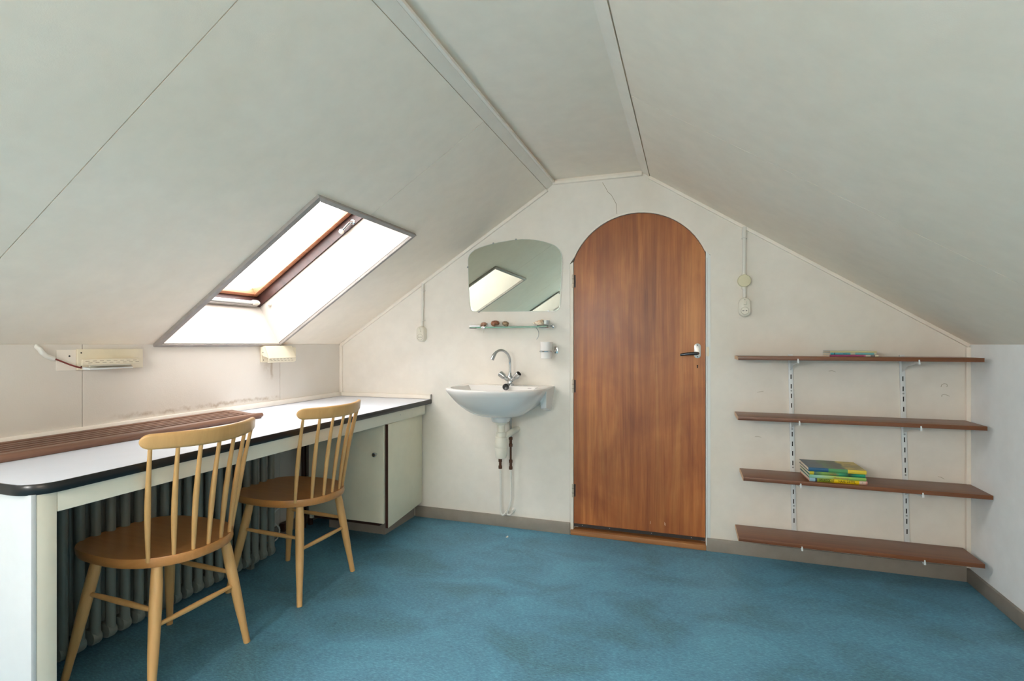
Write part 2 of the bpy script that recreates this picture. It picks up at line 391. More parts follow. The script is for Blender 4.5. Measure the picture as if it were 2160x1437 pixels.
RP = ([(RB, -.05), (YB + .1, -.05), (YB + .1, RLEN + .03), (RB, RLEN + .03)], [(YF, -.05), (RA, -.05), (RA, RLEN + .03), (YF, RLEN + .03)], [(RA, -.05), (RB, -.05), (RB, RS0), (RA, RS0)], [(RA, RS1), (RB, RS1), (RB, RLEN + .03), (RA, RLEN + .03)])
for poly in RP: p = prism_s(SRp, poly, .008, .06); bk.add(p.v, p.f)
bk.box(-.84, -.12, YF, YB + .1, 2.066, 2.13)
cl = bk.build('ceiling', M['ceil'], smooth=0, **STR)
g = .0015
def shr(poly, y0, y1): return [(max(y0 + g, min(y1 - g, y)), s) for y, s in poly]
for (y0, y1, poly) in ((.935, 1.985, lpan(.935, 1.985, 0, 'hi')), (1.985, YB, lpan(1.985, YB, 0, 'lo')), (-.115, .935, lpan(-.115, .935, SKY2, 'lo')), (-1.165, -.115, lpan(-1.165, -.115, SKY2, 'hi')), (YF, -1.165, [(YF, 0), (-1.165, 0), (-1.165, SM), (YF, SM)])):
    prism_s(SLp, [(y, min(q, LLEN - .0015)) for y, q in shr(poly, y0, y1)], 0, .008).build('ceiling_panel', M['ceil'], cl, smooth=0)
for poly in RP[1:]: prism_s(SRp, [(y, min(max(0, q), RLEN - .002)) for y, q in poly], 0, .008).build('ceiling_panel', M['ceil'], cl, smooth=0)
for y0, y1 in ((RB, -.13), (-.13, .92), (.92, 1.985), (1.985, YB)):
    prism_s(SRp, [(y0 + g, 0), (y1 - g, 0), (y1 - g, RLEN - .002), (y0 + g, RLEN - .002)], 0, .008).build('ceiling_panel', M['ceil'], cl, smooth=0)
MB().box(-.80, -.205, YF, YB, 2.058, 2.066).build('ceiling_panel', M['ceil'], cl, smooth=0)
# ridge boards and battens
def ext(poly, y0, y1): return MB().prism([(x, y0, z) for x, z in poly], [(x, y1, z) for x, z in poly])
t1 = ext([(-.7925, 2.0085), (-.757, 2.036), (-.757, 2.058), (-.775, 2.058), (-.7925, 2.02)], YF, YB).build('trim_1', M['trim'], smooth=0, **STR)
MB().box(-.7565, -.744, YF, YB - .001, 2.037, 2.048).build('shadow_lath', M['trim'], t1, smooth=0)
ext([(-.256, 2.0565), (-.2115, 2.0245), (-.2115, 2.040), (-.225, 2.064), (-.256, 2.064)], YF, YB).build('trim_2', M['trim'], smooth=0, **STR)
t3 = MB().box(-.757, -.25, YB - .022, YB, 2.030, 2.046).build('trim_3', M['trim'], bevel=.001, **STR)
MB().box(-.757, -.25, YB - .012, YB, 2.046, 2.058).build('upper_lath', M['trim'], t3, smooth=0)
prism_s(SLp, [(YB - .016, 0), (YB, 0), (YB, LLEN), (YB - .016, LLEN)], -.018, 0).build('trim_4', M['trim'], bevel=.002, **STR)
prism_s(SRp, [(YB - .016, 0), (YB, 0), (YB, RLEN), (YB - .016, RLEN)], -.016, 0).build('trim_5', M['trim'], bevel=.002, **STR)
MB().box(XL, XL + .018, YB - .018, YB, .776, 1.092).build('trim_6', M['trim'], bevel=.002, **STR)
MB().box(XR - .018, XR, YB - .018, YB, .068, 1.085).build('trim_7', M['trim'], bevel=.003, **STR)
# skirting
MB().box(-1.66, -.655, YB - .012, YB, 0, .068).build('baseboard_back', M['skirt'], bevel=.002, **STR)
MB().box(.086, XR - .014, YB - .012, YB, 0, .068).build('baseboard_back', M['skirt'], bevel=.002, **STR)
MB().box(XR - .014, XR, YF, YB, 0, .062).build('baseboard_right', M['skirt'], bevel=.002, **STR)
MB().box(XL, XL + .012, YF, YB, 0, .062).build('baseboard_left', M['skirt'], bevel=.002, **STR)
# upstand strips above the desk
MB().box(XL + .0, XL + .012, .83, YB - .0, .7515, .779).build('trim_8', M['trim'], bevel=.002, **STR)
t9 = MB().box(XL + .012, -1.553, YB - .012, YB, .7515, .778).build('trim_9', M['trim'], bevel=.002, **STR)
MB().box(-1.553, -1.547, YB - .014, YB, .7515, .781).build('end_cap', M['greytrim'], t9, smooth=0)

# glowing globes added unseen behind the camera to brighten the room
def ceil_z(x): return L0.z + (x - XL) * LD.z / LD.x if x < -.8 else (2.058 if x < -.2 else R0.z + (x - XR) * RD.z / RD.x)
def globe(loc, r, power, col, label):
    t = thing('fill_globe', loc, label, 'lamp', 'added fill globes behind the camera')
    m = bpy.data.materials.new('fill_globe_glow'); m.use_nodes = True; b = m.node_tree.nodes['Principled BSDF']
    b.inputs['Base Color'].default_value = (.9, .9, .88, 1); b.inputs['Emission Color'].default_value = col + (1,); b.inputs['Emission Strength'].default_value = power
    MB().lathe([(r * sin(pi * k / 20), -r * cos(pi * k / 20)) for k in range(21)], loc, (0, 0, 1), 32).build('globe', m, t, smooth=60)
    MB().tube([(loc[0], loc[1], loc[2] + r), (loc[0], loc[1], ceil_z(loc[0]))], .004, 8).build('flex', M['white'], t)  # hanging parts invented along with the fill globe
    MB().lathe([(.05, 0), (.045, -.02), (.01, -.03)], (loc[0], loc[1], ceil_z(loc[0]) + .01), (0, 0, 1), 20).build('ceiling_rose', M['white'], t)
globe((-1.25, -1.25, 1.42), .19, LAMP_A, FILL_A_C, 'added white fill-light globe hanging from the left slope behind the camera')
globe((.35, -.80, 1.35), .19, LAMP_B, FILL_B_C, 'added white fill-light globe hanging from the right slope behind the camera')

# ---------------------------------------------------------------- skylights
def skylight(name, k, fittings):
    lo = lambda s: ylo(s, k); hi = lambda s: yhi(s, k)
    w = bpy.data.objects.new(name, None); COL.objects.link(w); w['kind'] = 'structure'
    w.location = SLp(lo(.5), .5, 0)
    t = .018
    # reveals, 0 -> .25 out of the room
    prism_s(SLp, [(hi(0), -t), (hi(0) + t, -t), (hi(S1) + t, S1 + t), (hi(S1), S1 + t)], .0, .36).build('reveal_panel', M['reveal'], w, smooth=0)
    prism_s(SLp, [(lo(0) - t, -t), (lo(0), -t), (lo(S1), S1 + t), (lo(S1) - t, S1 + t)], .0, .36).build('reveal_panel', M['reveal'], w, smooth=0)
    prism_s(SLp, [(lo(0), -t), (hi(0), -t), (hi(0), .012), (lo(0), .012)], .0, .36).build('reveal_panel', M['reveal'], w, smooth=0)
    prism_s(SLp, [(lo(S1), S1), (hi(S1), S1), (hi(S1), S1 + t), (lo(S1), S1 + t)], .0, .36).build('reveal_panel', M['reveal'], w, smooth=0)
    # grey strips round the opening
    a, n0, n1 = .020, -.014, .001
    prism_s(SLp, [(lo(0) - a - .008, -.004), (hi(0) + a, -.004), (hi(0), .014), (lo(0), .014)], n0, n1).build('edge_strip', M['greytrim'], w, bevel=.001)
    prism_s(SLp, [(lo(S1) - a - .008, S1 + a), (lo(S1), S1), (hi(S1), S1), (hi(S1) + a, S1 + a)], n0, n1).build('edge_strip', M['greytrim'], w, bevel=.001)
    prism_s(SLp, [(lo(0) - a - .008, .0), (lo(0) - .002, .013), (lo(S1) - .002, S1), (lo(S1) - a - .008, S1 + a)], n0, n1).build('edge_strip', M['greytrim'], w, bevel=.001)
    prism_s(SLp, [(hi(0) + .002, .013), (hi(0) + a, .0), (hi(S1) + a, S1 + a), (hi(S1) + .002, S1)], n0, n1).build('edge_strip', M['greytrim'], w, bevel=.001)
    # thin white inner bead
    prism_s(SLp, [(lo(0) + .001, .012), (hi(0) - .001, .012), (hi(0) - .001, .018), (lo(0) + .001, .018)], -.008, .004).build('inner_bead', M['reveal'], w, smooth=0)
    # dark casing .25 -> .31 and sash
    c0, c1, cw = .245, .315, .010
    s0, s1 = .012, S1
    cs = MB()
    for poly in ([(lo(s0), s0), (lo(s0) + cw, s0), (lo(s1) + cw, s1), (lo(s1), s1)], [(hi(s0) - cw, s0), (hi(s0), s0), (hi(s1), s1), (hi(s1) - cw, s1)],
                 [(lo(s0) + cw, s0), (hi(s0) - cw, s0), (hi(s0) - cw, s0 + cw + .012), (lo(s0) + cw, s0 + cw + .012)], [(lo(s1) + cw, s1 - cw), (hi(s1) - cw, s1 - cw), (hi(s1) - cw, s1), (lo(s1) + cw, s1)]):
        p = prism_s(SLp, poly, c0, c1); cs.add(p.v, p.f)
    cs.build('casing', M['casing'], w, smooth=0)
    sw = .032
    sa = MB()
    L_, H_ = (lambda s: lo(s) + cw + .002), (lambda s: hi(s) - cw - .002)
    q0, q1 = s0 + .014, s1 - .012
    for poly in ([(L_(q0), q0), (L_(q0) + sw, q0), (L_(q1) + sw, q1), (L_(q1), q1)], [(H_(q0) - sw, q0), (H_(q0), q0), (H_(q1), q1), (H_(q1) - sw, q1)],
                 [(L_(q0) + sw, q0), (H_(q0) - sw, q0), (H_(q0) - sw, q0 + sw), (L_(q0) + sw, q0 + sw)], [(L_(q1) + sw, q1 - sw), (H_(q1) - sw, q1 - sw), (H_(q1) - sw, q1), (L_(q1) + sw, q1)]):
        p = prism_s(SLp, poly, .300, .345); sa.add(p.v, p.f)
    sh = sa.build('sash', M['sash'], w, bevel=.002)
    prism_s(SLp, [(L_(q0) + sw - .004, q0 + sw - .004), (H_(q0) - sw + .004, q0 + sw - .004), (H_(q1) - sw + .004, q1 - sw + .004), (L_(q1) + sw - .004, q1 - sw + .004)], .326, .330).build('pane', M['glass1'] if fittings else M['glass2'], sh, smooth=0)
    if fittings:
        # white roller rod near the sill
        a = SLp(lo(0) + .02, .040, .252); b = SLp(hi(0) - .030, .040, .252)
        rod = MB().tube([a, b], .010, 14).build('roller_rod', M['whitemetal'], w)
        d = (b - a).normalized()
        MB().lathe([(.009, 0), (.015, .006), (.016, .03), (.013, .044), (.004, .05)], b - d * .05, d, 16).build('end_cap', M['white'], rod)
        MB().box(0, 1, 0, 1, 0, 1)
        prism_s(SLp, [(lo(0) + .02, .020), (hi(0) - .04, .020), (hi(0) - .04, .034), (lo(0) + .02, .034)], .235, .262).build('roller_cassette', M['greytrim'], w, bevel=.002)
        # lever handle on the side casing
        P = lambda y, s, n: SLp(y, s, n)
        hb = MB().lathe([(.016, 0), (.016, .012), (.012, .016)], P(hi(.80), .80, .262), (0, -1, 0), 16).build('lever_base', M['chrome'], w)
        MB().tube([P(hi(.80) - .014, .80, .262), P(hi(.80) - .026, .793, .262), P(hi(.80) - .030, .73, .250)], [.008, .007, .005], 10).build('lever', M['chrome'], hb)
        MB().lathe([(.002, -.014), (.010, -.010), (.014, 0), (.010, .010), (.002, .014)], P(hi(.80) - .030, .725, .250), tuple(LD), 14).build('lever_knob', M['white'], hb)
        MB().lathe([(.010, 0), (.009, .018), (.007, .022)], P(hi(.1), .085, .215), (0, -1, 0), 14).build('stop_peg', M['white'], w)
    return w
skylight('window_1', 0, True)
skylight('window_2', SKY2, False)

w4 = bpy.data.objects.new('window_4', None); COL.objects.link(w4); w4.location = SRp((RA + RB) / 2, .87, 0); w4['kind'] = 'structure'  # unseen right-slope skylight, added to let in fill light
t_ = .018
for poly in ([(RB, RS0 - t_), (RB + t_, RS0 - t_), (RB + t_, RS1 + t_), (RB, RS1 + t_)], [(RA - t_, RS0 - t_), (RA, RS0 - t_), (RA, RS1 + t_), (RA - t_, RS1 + t_)], [(RA, RS0 - t_), (RB, RS0 - t_), (RB, RS0), (RA, RS0)], [(RA, RS1), (RB, RS1), (RB, RS1 + t_), (RA, RS1 + t_)]):
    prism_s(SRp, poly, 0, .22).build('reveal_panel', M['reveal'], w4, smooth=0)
for poly in ([(RB - .05, RS0), (RB, RS0), (RB, RS1), (RB - .05, RS1)], [(RA, RS0), (RA + .05, RS0), (RA + .05, RS1), (RA, RS1)], [(RA + .05, RS0), (RB - .05, RS0), (RB - .05, RS0 + .05), (RA + .05, RS0 + .05)], [(RA + .05, RS1 - .05), (RB - .05, RS1 - .05), (RB - .05, RS1), (RA + .05, RS1)]):
    prism_s(SRp, poly, .16, .20).build('sash', M['sash'], w4, smooth=0)
prism_s(SRp, [(RA + .045, RS0 + .045), (RB - .045, RS0 + .045), (RB - .045, RS1 - .045), (RA + .045, RS1 - .045)], .178, .182).build('pane', M['glass3'], w4, smooth=0)

# ---------------------------------------------------------------- door
dr = bpy.data.objects.new('door_1', None); COL.objects.link(dr); dr.location = (-.28, YB, 0); dr['kind'] = 'structure'
la = arch(AR - .003, -.6285, .0745)
leaf = [(-.636, .048), (.079, .048), (.079, 1.588)] + la[::-1] + [(-.636, 1.575)]
leafo = MB().prism([(x, YB + .012, z) for x, z in leaf], [(x, YB + .050, z) for x, z in leaf]).build('door_leaf', M['door'], dr, smooth=0)
for (x, z, h) in ((-.208, .104, .016), (-.128, .103, .014), (-.132, .106, .016)):
    MB().box(x, x + .0025, YB + .0114, YB + .012, z, z + h).build('scratch', M['shelfend'], leafo, smooth=0)
ds = MB().box(-.634, .077, YB + .006, YB + .012, .046, .062).build('draught_strip', plain('dark_bronze_strip', (70, 62, 58), .4, metal=.6), dr, smooth=0)
for x in (-.585, -.43, -.20, .008): MB().lathe([(.0028, 0), (.002, .0016)], (x, YB + .006, .056), (0, -1, 0), 10).build('screw', M['dullchrome'], ds)
# jambs
MB().prism([(x, YB + .003, z) for x, z in ((-.657, .0), (-.638, .0), (-.638, 1.575), (-.657, 1.562))], [(x, YB + .10, z) for x, z in ((-.657, .0), (-.638, .0), (-.638, 1.575), (-.657, 1.562))]).build('jamb', M['trim'], dr, smooth=0)
jr = MB().prism([(x, YB - .002, z) for x, z in ((.081, .0), (.104, .0), (.104, 1.572), (.081, 1.597))], [(x, YB + .10, z) for x, z in ((.081, .0), (.104, .0), (.104, 1.572), (.081, 1.597))]).build('jamb', plain('white_gloss_jamb', (222, 226, 224), .35), dr, smooth=0)
MB().box(.0865, .0885, YB - .0026, YB - .002, .02, 1.56).build('joint_line', M['greytrim'], jr, smooth=0)
MB().box(.083, .098, YB - .0032, YB - .0018, 1.035, 1.085).build('strike_plate', M['cream'], jr, smooth=0)
# raised lip round the arch
ri, ro = arch(AR - .001), arch(AR + .008, -.637, .084)
lip = MB()
for k in range(len(ri) - 1):
    a, b_, c_, d_ = ri[k], ri[k + 1], ro[k + 1], ro[k]
    lip.hexa([(p[0], YB - .002, p[1]) for p in (a, b_, c_, d_)], [(p[0], YB + .012, p[1]) for p in (a, b_, c_, d_)])
lip.build('arch_lip', M['trim'], dr, smooth=0)
sb = MB()      # rebate behind the leaf, keeps the hall dark
sb.box(-.66, -.62, YB + .052, YB + .12, 0, 1.58).box(.06, .10, YB + .052, YB + .12, 0, 1.6)
sb.build('door_stop', M['trim'], dr, smooth=0)
MB().box(-.652, .083, YB - .010, YB + .20, 0, .028).build('sill', M['thresh'], dr, bevel=.003)
for z in (1.464, .856, .253):
    h = MB().lathe([(.005, -.038), (.006, -.037), (.006, .037), (.005, .038)], (-.639, YB + .002, z), (0, 0, 1), 12).build('hinge', M['hinge'], dr)
    MB().box(-.634, -.626, YB + .009, YB + .0125, z - .036, z + .036).build('hinge_leaf', M['darkwood'], h, smooth=0)
    for q in (-.013, .013): MB().lathe([(.0064, -.0008), (.0064, .0008)], (-.639, YB + .002, z + q), (0, 0, 1), 12).build('knuckle_gap', M['darkwood'], h)
rr = rrect(.039, 1.0635, .034, .079, .0165)
hp = MB().prism([(x, YB + .0115, z) for x, z in rr], [(x, YB + .006, z) for x, z in rr]).build('handle_plate', plain('matt_nickel', (196, 196, 192), .35, metal=.7), dr, bevel=.001)
hb = [(.040, YB + .006, 1.050), (.040, YB - .030, 1.050), (.034, YB - .045, 1.050), (.020, YB - .050, 1.050), (-.010, YB - .050, 1.048), (-.048, YB - .046, 1.042)]
MB().tube(hb, [.009, .008, .009, .009, .0085, .006], 14).build('lever_handle', plain('dark_steel_lever', (78, 82, 86), .22, metal=.9), hp)
for z in (1.094, 1.032): MB().lathe([(.003, 0), (.0025, .0012)], (.039, YB + .006, z), (0, -1, 0), 10).build('screw', M['dark'], hp)
MB().box(.0365, .0415, YB + .0112, YB + .013, .970, .985).build('keyhole', M['dark'], dr, smooth=0)
MB().lathe([(.0038, 0), (.0038, .0006)], (.039, YB + .0118, .984), (0, -1, 0), 12).build('keyhole', M['dark'], dr)

# ================================================================= desk
def xf(y): return -1.530 - .012 * (y - 1.18)
YD = .830
def desk_outline(inset=0, n=8):
    r = .065; xe = xf(YD + r) - inset
    pts = []
    for k in range(n + 1):
        a = -pi / 2 + (pi / 2) * k / n
        pts.append((xe - r + r * cos(a) + 0, YD + inset + r + r * sin(a)))
    return pts            # from the end edge round the corner to the front edge
desk = thing('built_in_desk', (-1.9, 1.9, 0), 'long built-in white laminate desk with black front edge under the skylight', 'desk')
top = MB()
corner = desk_outline(.003)
hx0, hx1, hy0, hy1 = -2.165, -1.955, .95, 1.925      # slot for the radiator heat
yw = YB - .001
# top in four strips round the slot
zt0, zt1 = .7245, .7500
def slab(poly): top.prism([(x, y, zt0) for x, y in poly], [(x, y, zt1) for x, y in poly])
outer = [(XL + .001, YD + .003)] + corner + [(xf(yw) - .003, yw), (XL + .001, yw)]
inner = [(hx0, hy0), (hx1, hy0), (hx1, hy1), (hx0, hy1)]
slab([(XL + .001, YD + .003), (hx0, YD + .003), (hx0, yw), (XL + .001, yw)])
slab([(hx0, YD + .003), (hx1, YD + .003), (hx1, hy0), (hx0, hy0)])
slab([(hx0, hy1), (hx1, hy1), (hx1, yw), (hx0, yw)])
slab([(hx1, YD + .003)] + corner + [(xf(yw) - .003, yw), (hx1, yw)])
top.build('desktop', M['laminate'], desk, smooth=0)
path = [(XL + .001, YD + .003)] + corner + [(xf(1.4) - .003, 1.4), (xf(2.2) - .003, 2.2), (xf(yw) - .003, yw)]
edge = MB(); R_ = []
prof = [(0, z - .0105) for z in (.7345,)] + [(.004, .7230), (.0065, .7275), (.0072, .7365), (.0065, .7460), (.004, .7500), (0, .7497)]
for i, p in enumerate(path):
    a = Vector(path[max(i - 1, 0)]); b_ = Vector(path[min(i + 1, len(path) - 1)]); d = (b_ - a).normalized(); nrm = Vector((d.y, -d.x))
    R_.append([(p[0] + nrm.x * o, p[1] + nrm.y * o, z) for o, z in prof])
edge.rings(R_, True, True, True).build('edge_band', M['black'], desk, smooth=50)
off = .016
def xa(y): return xf(y) - off - .0
MB().hexa([(xa(.899) - .02, .899, .668), (xa(.899), .899, .668), (xa(2.92), 2.92, .662), (xa(2.92) - .02, 2.92, .662)],
          [(xa(.899) - .02, .899, .7245), (xa(.899), .899, .7245), (xa(2.92), 2.92, .7245), (xa(2.92) - .02, 2.92, .7245)]).build('apron', M['deskpaint'], desk, bevel=.001)
MB().box(xa(.86) - .022, xa(.86), .8535, .8975, 0, .7245).build('post', M['deskpaint'], desk, bevel=.0015)
MB().box(XL + .014, xa(.86) + .0005, .841, .8530, 0, .7245).build('end_panel', M['deskpanel'], desk, bevel=.0015)
MB().box(XL + .014, -1.60, 2.945, 2.972, .69, .7245).build('wall_batten', M['deskpaint'], desk, smooth=0)
MB().lathe([(.0035, 0), (.002, .001)], (xa(2.62) + .0002, 2.62, .696), (1, 0, 0), 10).build('screw', M['dullchrome'], desk)

# wooden heat grille lying on the desk
gz = .7500
gr = thing('heat_grille', (-2.05, 1.4, gz), 'long teak slatted heat grille lying on the desk beside the wall', 'grille')
def bar(x0, x1, y0, y1, z0, z1, name, be=.003): return MB().box(x0, x1, y0, y1, z0, z1).build(name, M['grille'], gr, bevel=be)
bar(-2.196, -2.168, .875, 2.018, gz, gz + .020, 'rail')
for i in range(5):
    x = -2.150 + i * .0400
    bar(x, x + .022, .875, 1.985, gz + .004, gz + .018, 'slat', .002)
MB().hexa([(-2.196, 1.985, gz), (-1.950, 1.920, gz), (-1.950, 1.955, gz), (-2.176, 2.035, gz)], [(-2.196, 1.985, gz + .0202), (-1.950, 1.920, gz + .0202), (-1.950, 1.955, gz + .0202), (-2.176, 2.035, gz + .0202)]).build('cross_rail', M['grille'], gr, bevel=.003)
MB().prism([(-1.955, .875, gz), (-1.915, .875, gz), (-1.910, .875, gz + .012), (-1.917, .875, gz + .025), (-1.950, .875, gz + .022)],
           [(-1.955, 1.955, gz), (-1.915, 1.955, gz), (-1.910, 1.968, gz + .012), (-1.917, 1.968, gz + .025), (-1.950, 1.968, gz + .022)]).build('front_rail', M['grille'], gr, bevel=.003)
for y in (.90, 1.40): MB().box(-2.168, -1.955, y, y + .02, gz, gz + .004).build('under_batten', M['grille'], gr, smooth=0)

# cabinet under the far end of the desk
cab = thing('desk_cabinet', (-1.85, 2.7, 0), 'cream cabinet under the far end of the desk with a round knob', 'cabinet')
def xp(y): return -1.5545 - .115 * (y - 2.478)
MB().hexa([(xp(2.478) - .018, 2.478, .097), (xp(2.478), 2.478, .097), (xp(2.96), 2.96, .097), (xp(2.96) - .018, 2.96, .097)],
          [(xp(2.478) - .018, 2.478, .6615), (xp(2.478), 2.478, .6615), (xp(2.96), 2.96, .6615), (xp(2.96) - .018, 2.96, .6615)]).build('side_panel', M['cabinet'], cab, bevel=.001)
MB().box(-1.5700, -1.5545, 2.4755, 2.4780, .097, .6615).build('edge_lipping', M['darkwood'], cab, smooth=0)
MB().box(-2.075, -2.057, 2.478, 2.96, .097, .6615).build('side_panel', M['cabinet'], cab, smooth=0)
MB().box(-2.057, -1.62, 2.495, 2.955, .097, .112).build('bottom_shelf', M['darkwood'], cab, smooth=0)
MB().box(-2.057, -1.574, 2.490, 2.510, .60, .6615).build('front_rail', M['darkwood'], cab, smooth=0)
MB().box(-2.05, -1.63, 2.93, 2.95, .112, .65).build('back_panel', M['darkwood'], cab, smooth=0)
dd = MB().box(-2.066, -1.572, 2.460, 2.476, .124, .659).build('cabinet_door', M['cabinet'], cab, bevel=.001)
MB().lathe([(.006, 0), (.006, .008), (.012, .014), (.0135, .021), (.011, .027), (.003, .030)], (-1.617, 2.460, .500), (0, -1, 0), 20).build('knob', M['chrome'], dd)
MB().box(-2.05, -1.664, 2.620, 2.958, 0, .097).build('plinth', M['skirt'], cab, smooth=0)

# ---------------------------------------------------------------- column radiator
rad = thing('column_radiator', (-2.05, 1.5, 0), 'grey green column radiator standing under the desk against the wall', 'radiator')
sec0 = None
def rad_section():
    mb = MB(); y0 = .905
    for x in (-1.962, -2.012, -2.062, -2.112):
        ring = lambda z: [(x + .0175 * cos(a), y0 + .0150 * sin(a), z) for a in [2 * pi * i / 14 for i in range(14)]]
        mb.rings([ring(.085), ring(.655)], True, True)
    for (za, zb) in ((.052, .105), (.63, .684)):
        pr = rrect(-2.037, (za + zb) / 2, .186, zb - za, .0262, 7); cz = (za + zb) / 2
        w = [(.75, -.0158), (.92, -.0140), (1, -.0085), (1, .0085), (.92, .0140), (.75, .0158)]
        hz = (zb - za) / 2; hx = .093
        mb.rings([[(-2.037 + (x + 2.037) * (hx - hz * (1 - k)) / hx, y0 + dy, cz + (z - cz) * k) for x, z in pr] for k, dy in w], True, True)
    return mb.build('radiator_section', M['radiator'], rad, smooth=40)
sec = rad_section()
NS = 24
for i in range(1, NS):
    c = sec.copy(); COL.objects.link(c); c.parent = rad; c.location.y += i * .0505
for y in (.93, 2.04): MB().box(-2.221, -2.10, y, y + .02, .30, .33).build('wall_bracket', M['radiator'], rad, smooth=0)
for y in (.95, 2.0): MB().box(-2.05, -2.02, y, y + .02, 0, .058).build('foot', M['radiator'], rad, smooth=0)
pp = thing('heating_pipes', (-2.18, 2.6, 0), 'dark heating pipes rising beside the desk cabinet', 'pipe')
for y in (2.565, 2.625): MB().tube([(-2.19, y, 0), (-2.19, y, .724)], .014, 12).build('pipe', M['darkwood'], pp)
cb = thing('extension_cable', (-2.19, 2.4, 0), 'white cable hanging to a small socket on the skirting under the desk', 'cable')
MB().tube(bez((-2.16, 2.50, .22), (-2.15, 2.42, .20), (-2.15, 2.28, .21), (-2.15, 2.27, .15), 14) + bez((-2.15, 2.27, .15), (-2.15, 2.28, .10), (-2.15, 2.36, .10), (-2.15, 2.31, .03), 12)[1:] + [Vector((-2.155, 2.26, .008))], .0045, 8).build('cord', M['pipe'], cb)
sk = MB().box(-2.221, -2.185, 2.40, 2.47, .03, .075).build('socket_box', M['darkwood'], cb, bevel=.002)
MB().box(-2.185, -2.179, 2.415, 2.455, .04, .068).build('plug_face', M['white'], sk, bevel=.001)

# ================================================================= chairs
def make_chair(loc, rz, label):
    """local frame: sitter looks along -x, origin at the centre of the feet"""
    t = thing('spindle_back_chair', (0, 0, 0), label, 'chair', 'blond spindle-back chairs at the desk')
    H = .435
    # seat outline
    def outline(k=1.0, n=56):
        out = []
        for i in range(n):
            a = 2 * pi * i / n; ca, sa = cos(a), sin(a)
            ex = 2.25 if ca > 0 else 3.6
            rx, ry = (.229, .196)
            r = 1.0 / ((abs(ca) / rx) ** ex + (abs(sa) / ry) ** ex) ** (1 / ex)
            out.append((.008 + r * ca * k, r * sa * k * (1 - .05 * max(0, -ca))))
        return out
    R = []
    for k, z in ((.90, H - .033), (.965, H - .033), (.985, H - .031), (.998, H - .024), (1, H - .004), (.992, H), (.94, H - .0008), (.8, H - .003), (.5, H - .007), (.2, H - .008)):
        R.append([(x, y, z) for x, y in outline(k)])
    MB().rings(R).build('seat', M['chairseat'], t, smooth=40)
    legs = []
    for sx in (-1, 1):
        for sy in (-1, 1):
            topp = Vector((.132 * sx + .018, .124 * sy, H - .022)); foot = Vector((.194 * sx + .004, .182 * sy, 0))
            rs = [.0150, .0178, .0182, .0172, .0155, .0125, .0115]
            pts = [topp.lerp(foot, k / 6) for k in range(7)]
            MB().tube(pts, rs, 16).build('leg', M['chair'], t); legs.append((topp, foot))
    at = lambda i, z: legs[i][0].lerp(legs[i][1], (H - .022 - z) / (H - .022))
    def rung(i, j, z1, z2):
        a, b_ = at(i, z1), at(j, z2); pts = [a.lerp(b_, k / 8) for k in range(9)]
        MB().tube(pts, [.0062, .0075, .0086, .0093, .0096, .0093, .0086, .0075, .0062], 12).build('stretcher', M['chair'], t)
    rung(2, 3, .222, .222); rung(0, 2, .275, .268); rung(1, 3, .275, .268)
    def crest_x(y): return .318 - .074 * (y / .207) ** 2
    for i in range(7):
        u = (i - 3) / 3
        yb = .156 * u; xb = .221 - .066 * abs(u) ** 2.6
        yt = .186 * u; xt = crest_x(yt) - .003
        a = Vector((xb, yb, H - .012)); b_ = Vector((xt, yt, .800))
        pts = []; rs = []
        for k in range(9):
            q = k / 8; p = a.lerp(b_, q); p.x -= .006 * sin(pi * q); pts.append(p); rs.append(.0056 + .0034 * math.exp(-((q - .45) / .32) ** 2))
        MB().tube(pts, rs, 12).build('spindle', M['chair'], t)
    # crest rail: bent board with rounded ends
    R = []; re_ = .024
    ends = [.209 - re_ * (1 - cos(a)) for a in [radians(q) for q in (8, 20, 35, 50, 65, 80, 90)]]
    ys = [-v for v in ends] + [-.16 + .32 * k / 16 for k in range(17)] + ends[::-1]
    for y in ys:
        e = max(0, (abs(y) - (.209 - re_)) / re_); f = sqrt(max(0.0, 1 - e * e)); f = max(f, .1)
        hh = (.0265 - .0035 * (y / .209) ** 2) * f; zc = .812 + .004 * (y / .209) ** 2; x = crest_x(y); th = .0095 * (.45 + .55 * f)
        dx = -.160 * y / .207 ** 2; nx = Vector((1, -dx, 0)).normalized()
        ring = []
        for (o, z) in rrect(0, 0, 2 * th, 2 * hh, min(th * .9, hh * .9), 3):
            ring.append((x + nx.x * o + .18 * z, y + nx.y * o, zc + z))
        R.append(ring)
    MB().rings(R).build('crest_rail', M['chair'], t, smooth=50)
    for p in t.children:          # backs sheared sideways so the crest rails align from the camera
        for v in p.data.vertices: v.co.y -= .100 * max(0.0, v.co.z - .40)
    t.location = loc; t.rotation_euler.z = rz
    return t
ch = make_chair((-1.745, 1.330, 0), 0, 'blond wooden spindle-back chair nearer the camera at the desk')
c2 = ch.copy(); COL.objects.link(c2); c2.location = (-1.745, 1.968, 0); c2['label'] = 'blond wooden spindle-back chair farther away beside the desk cabinet'
for p in ch.children:
    q = p.copy(); COL.objects.link(q); q.parent = c2

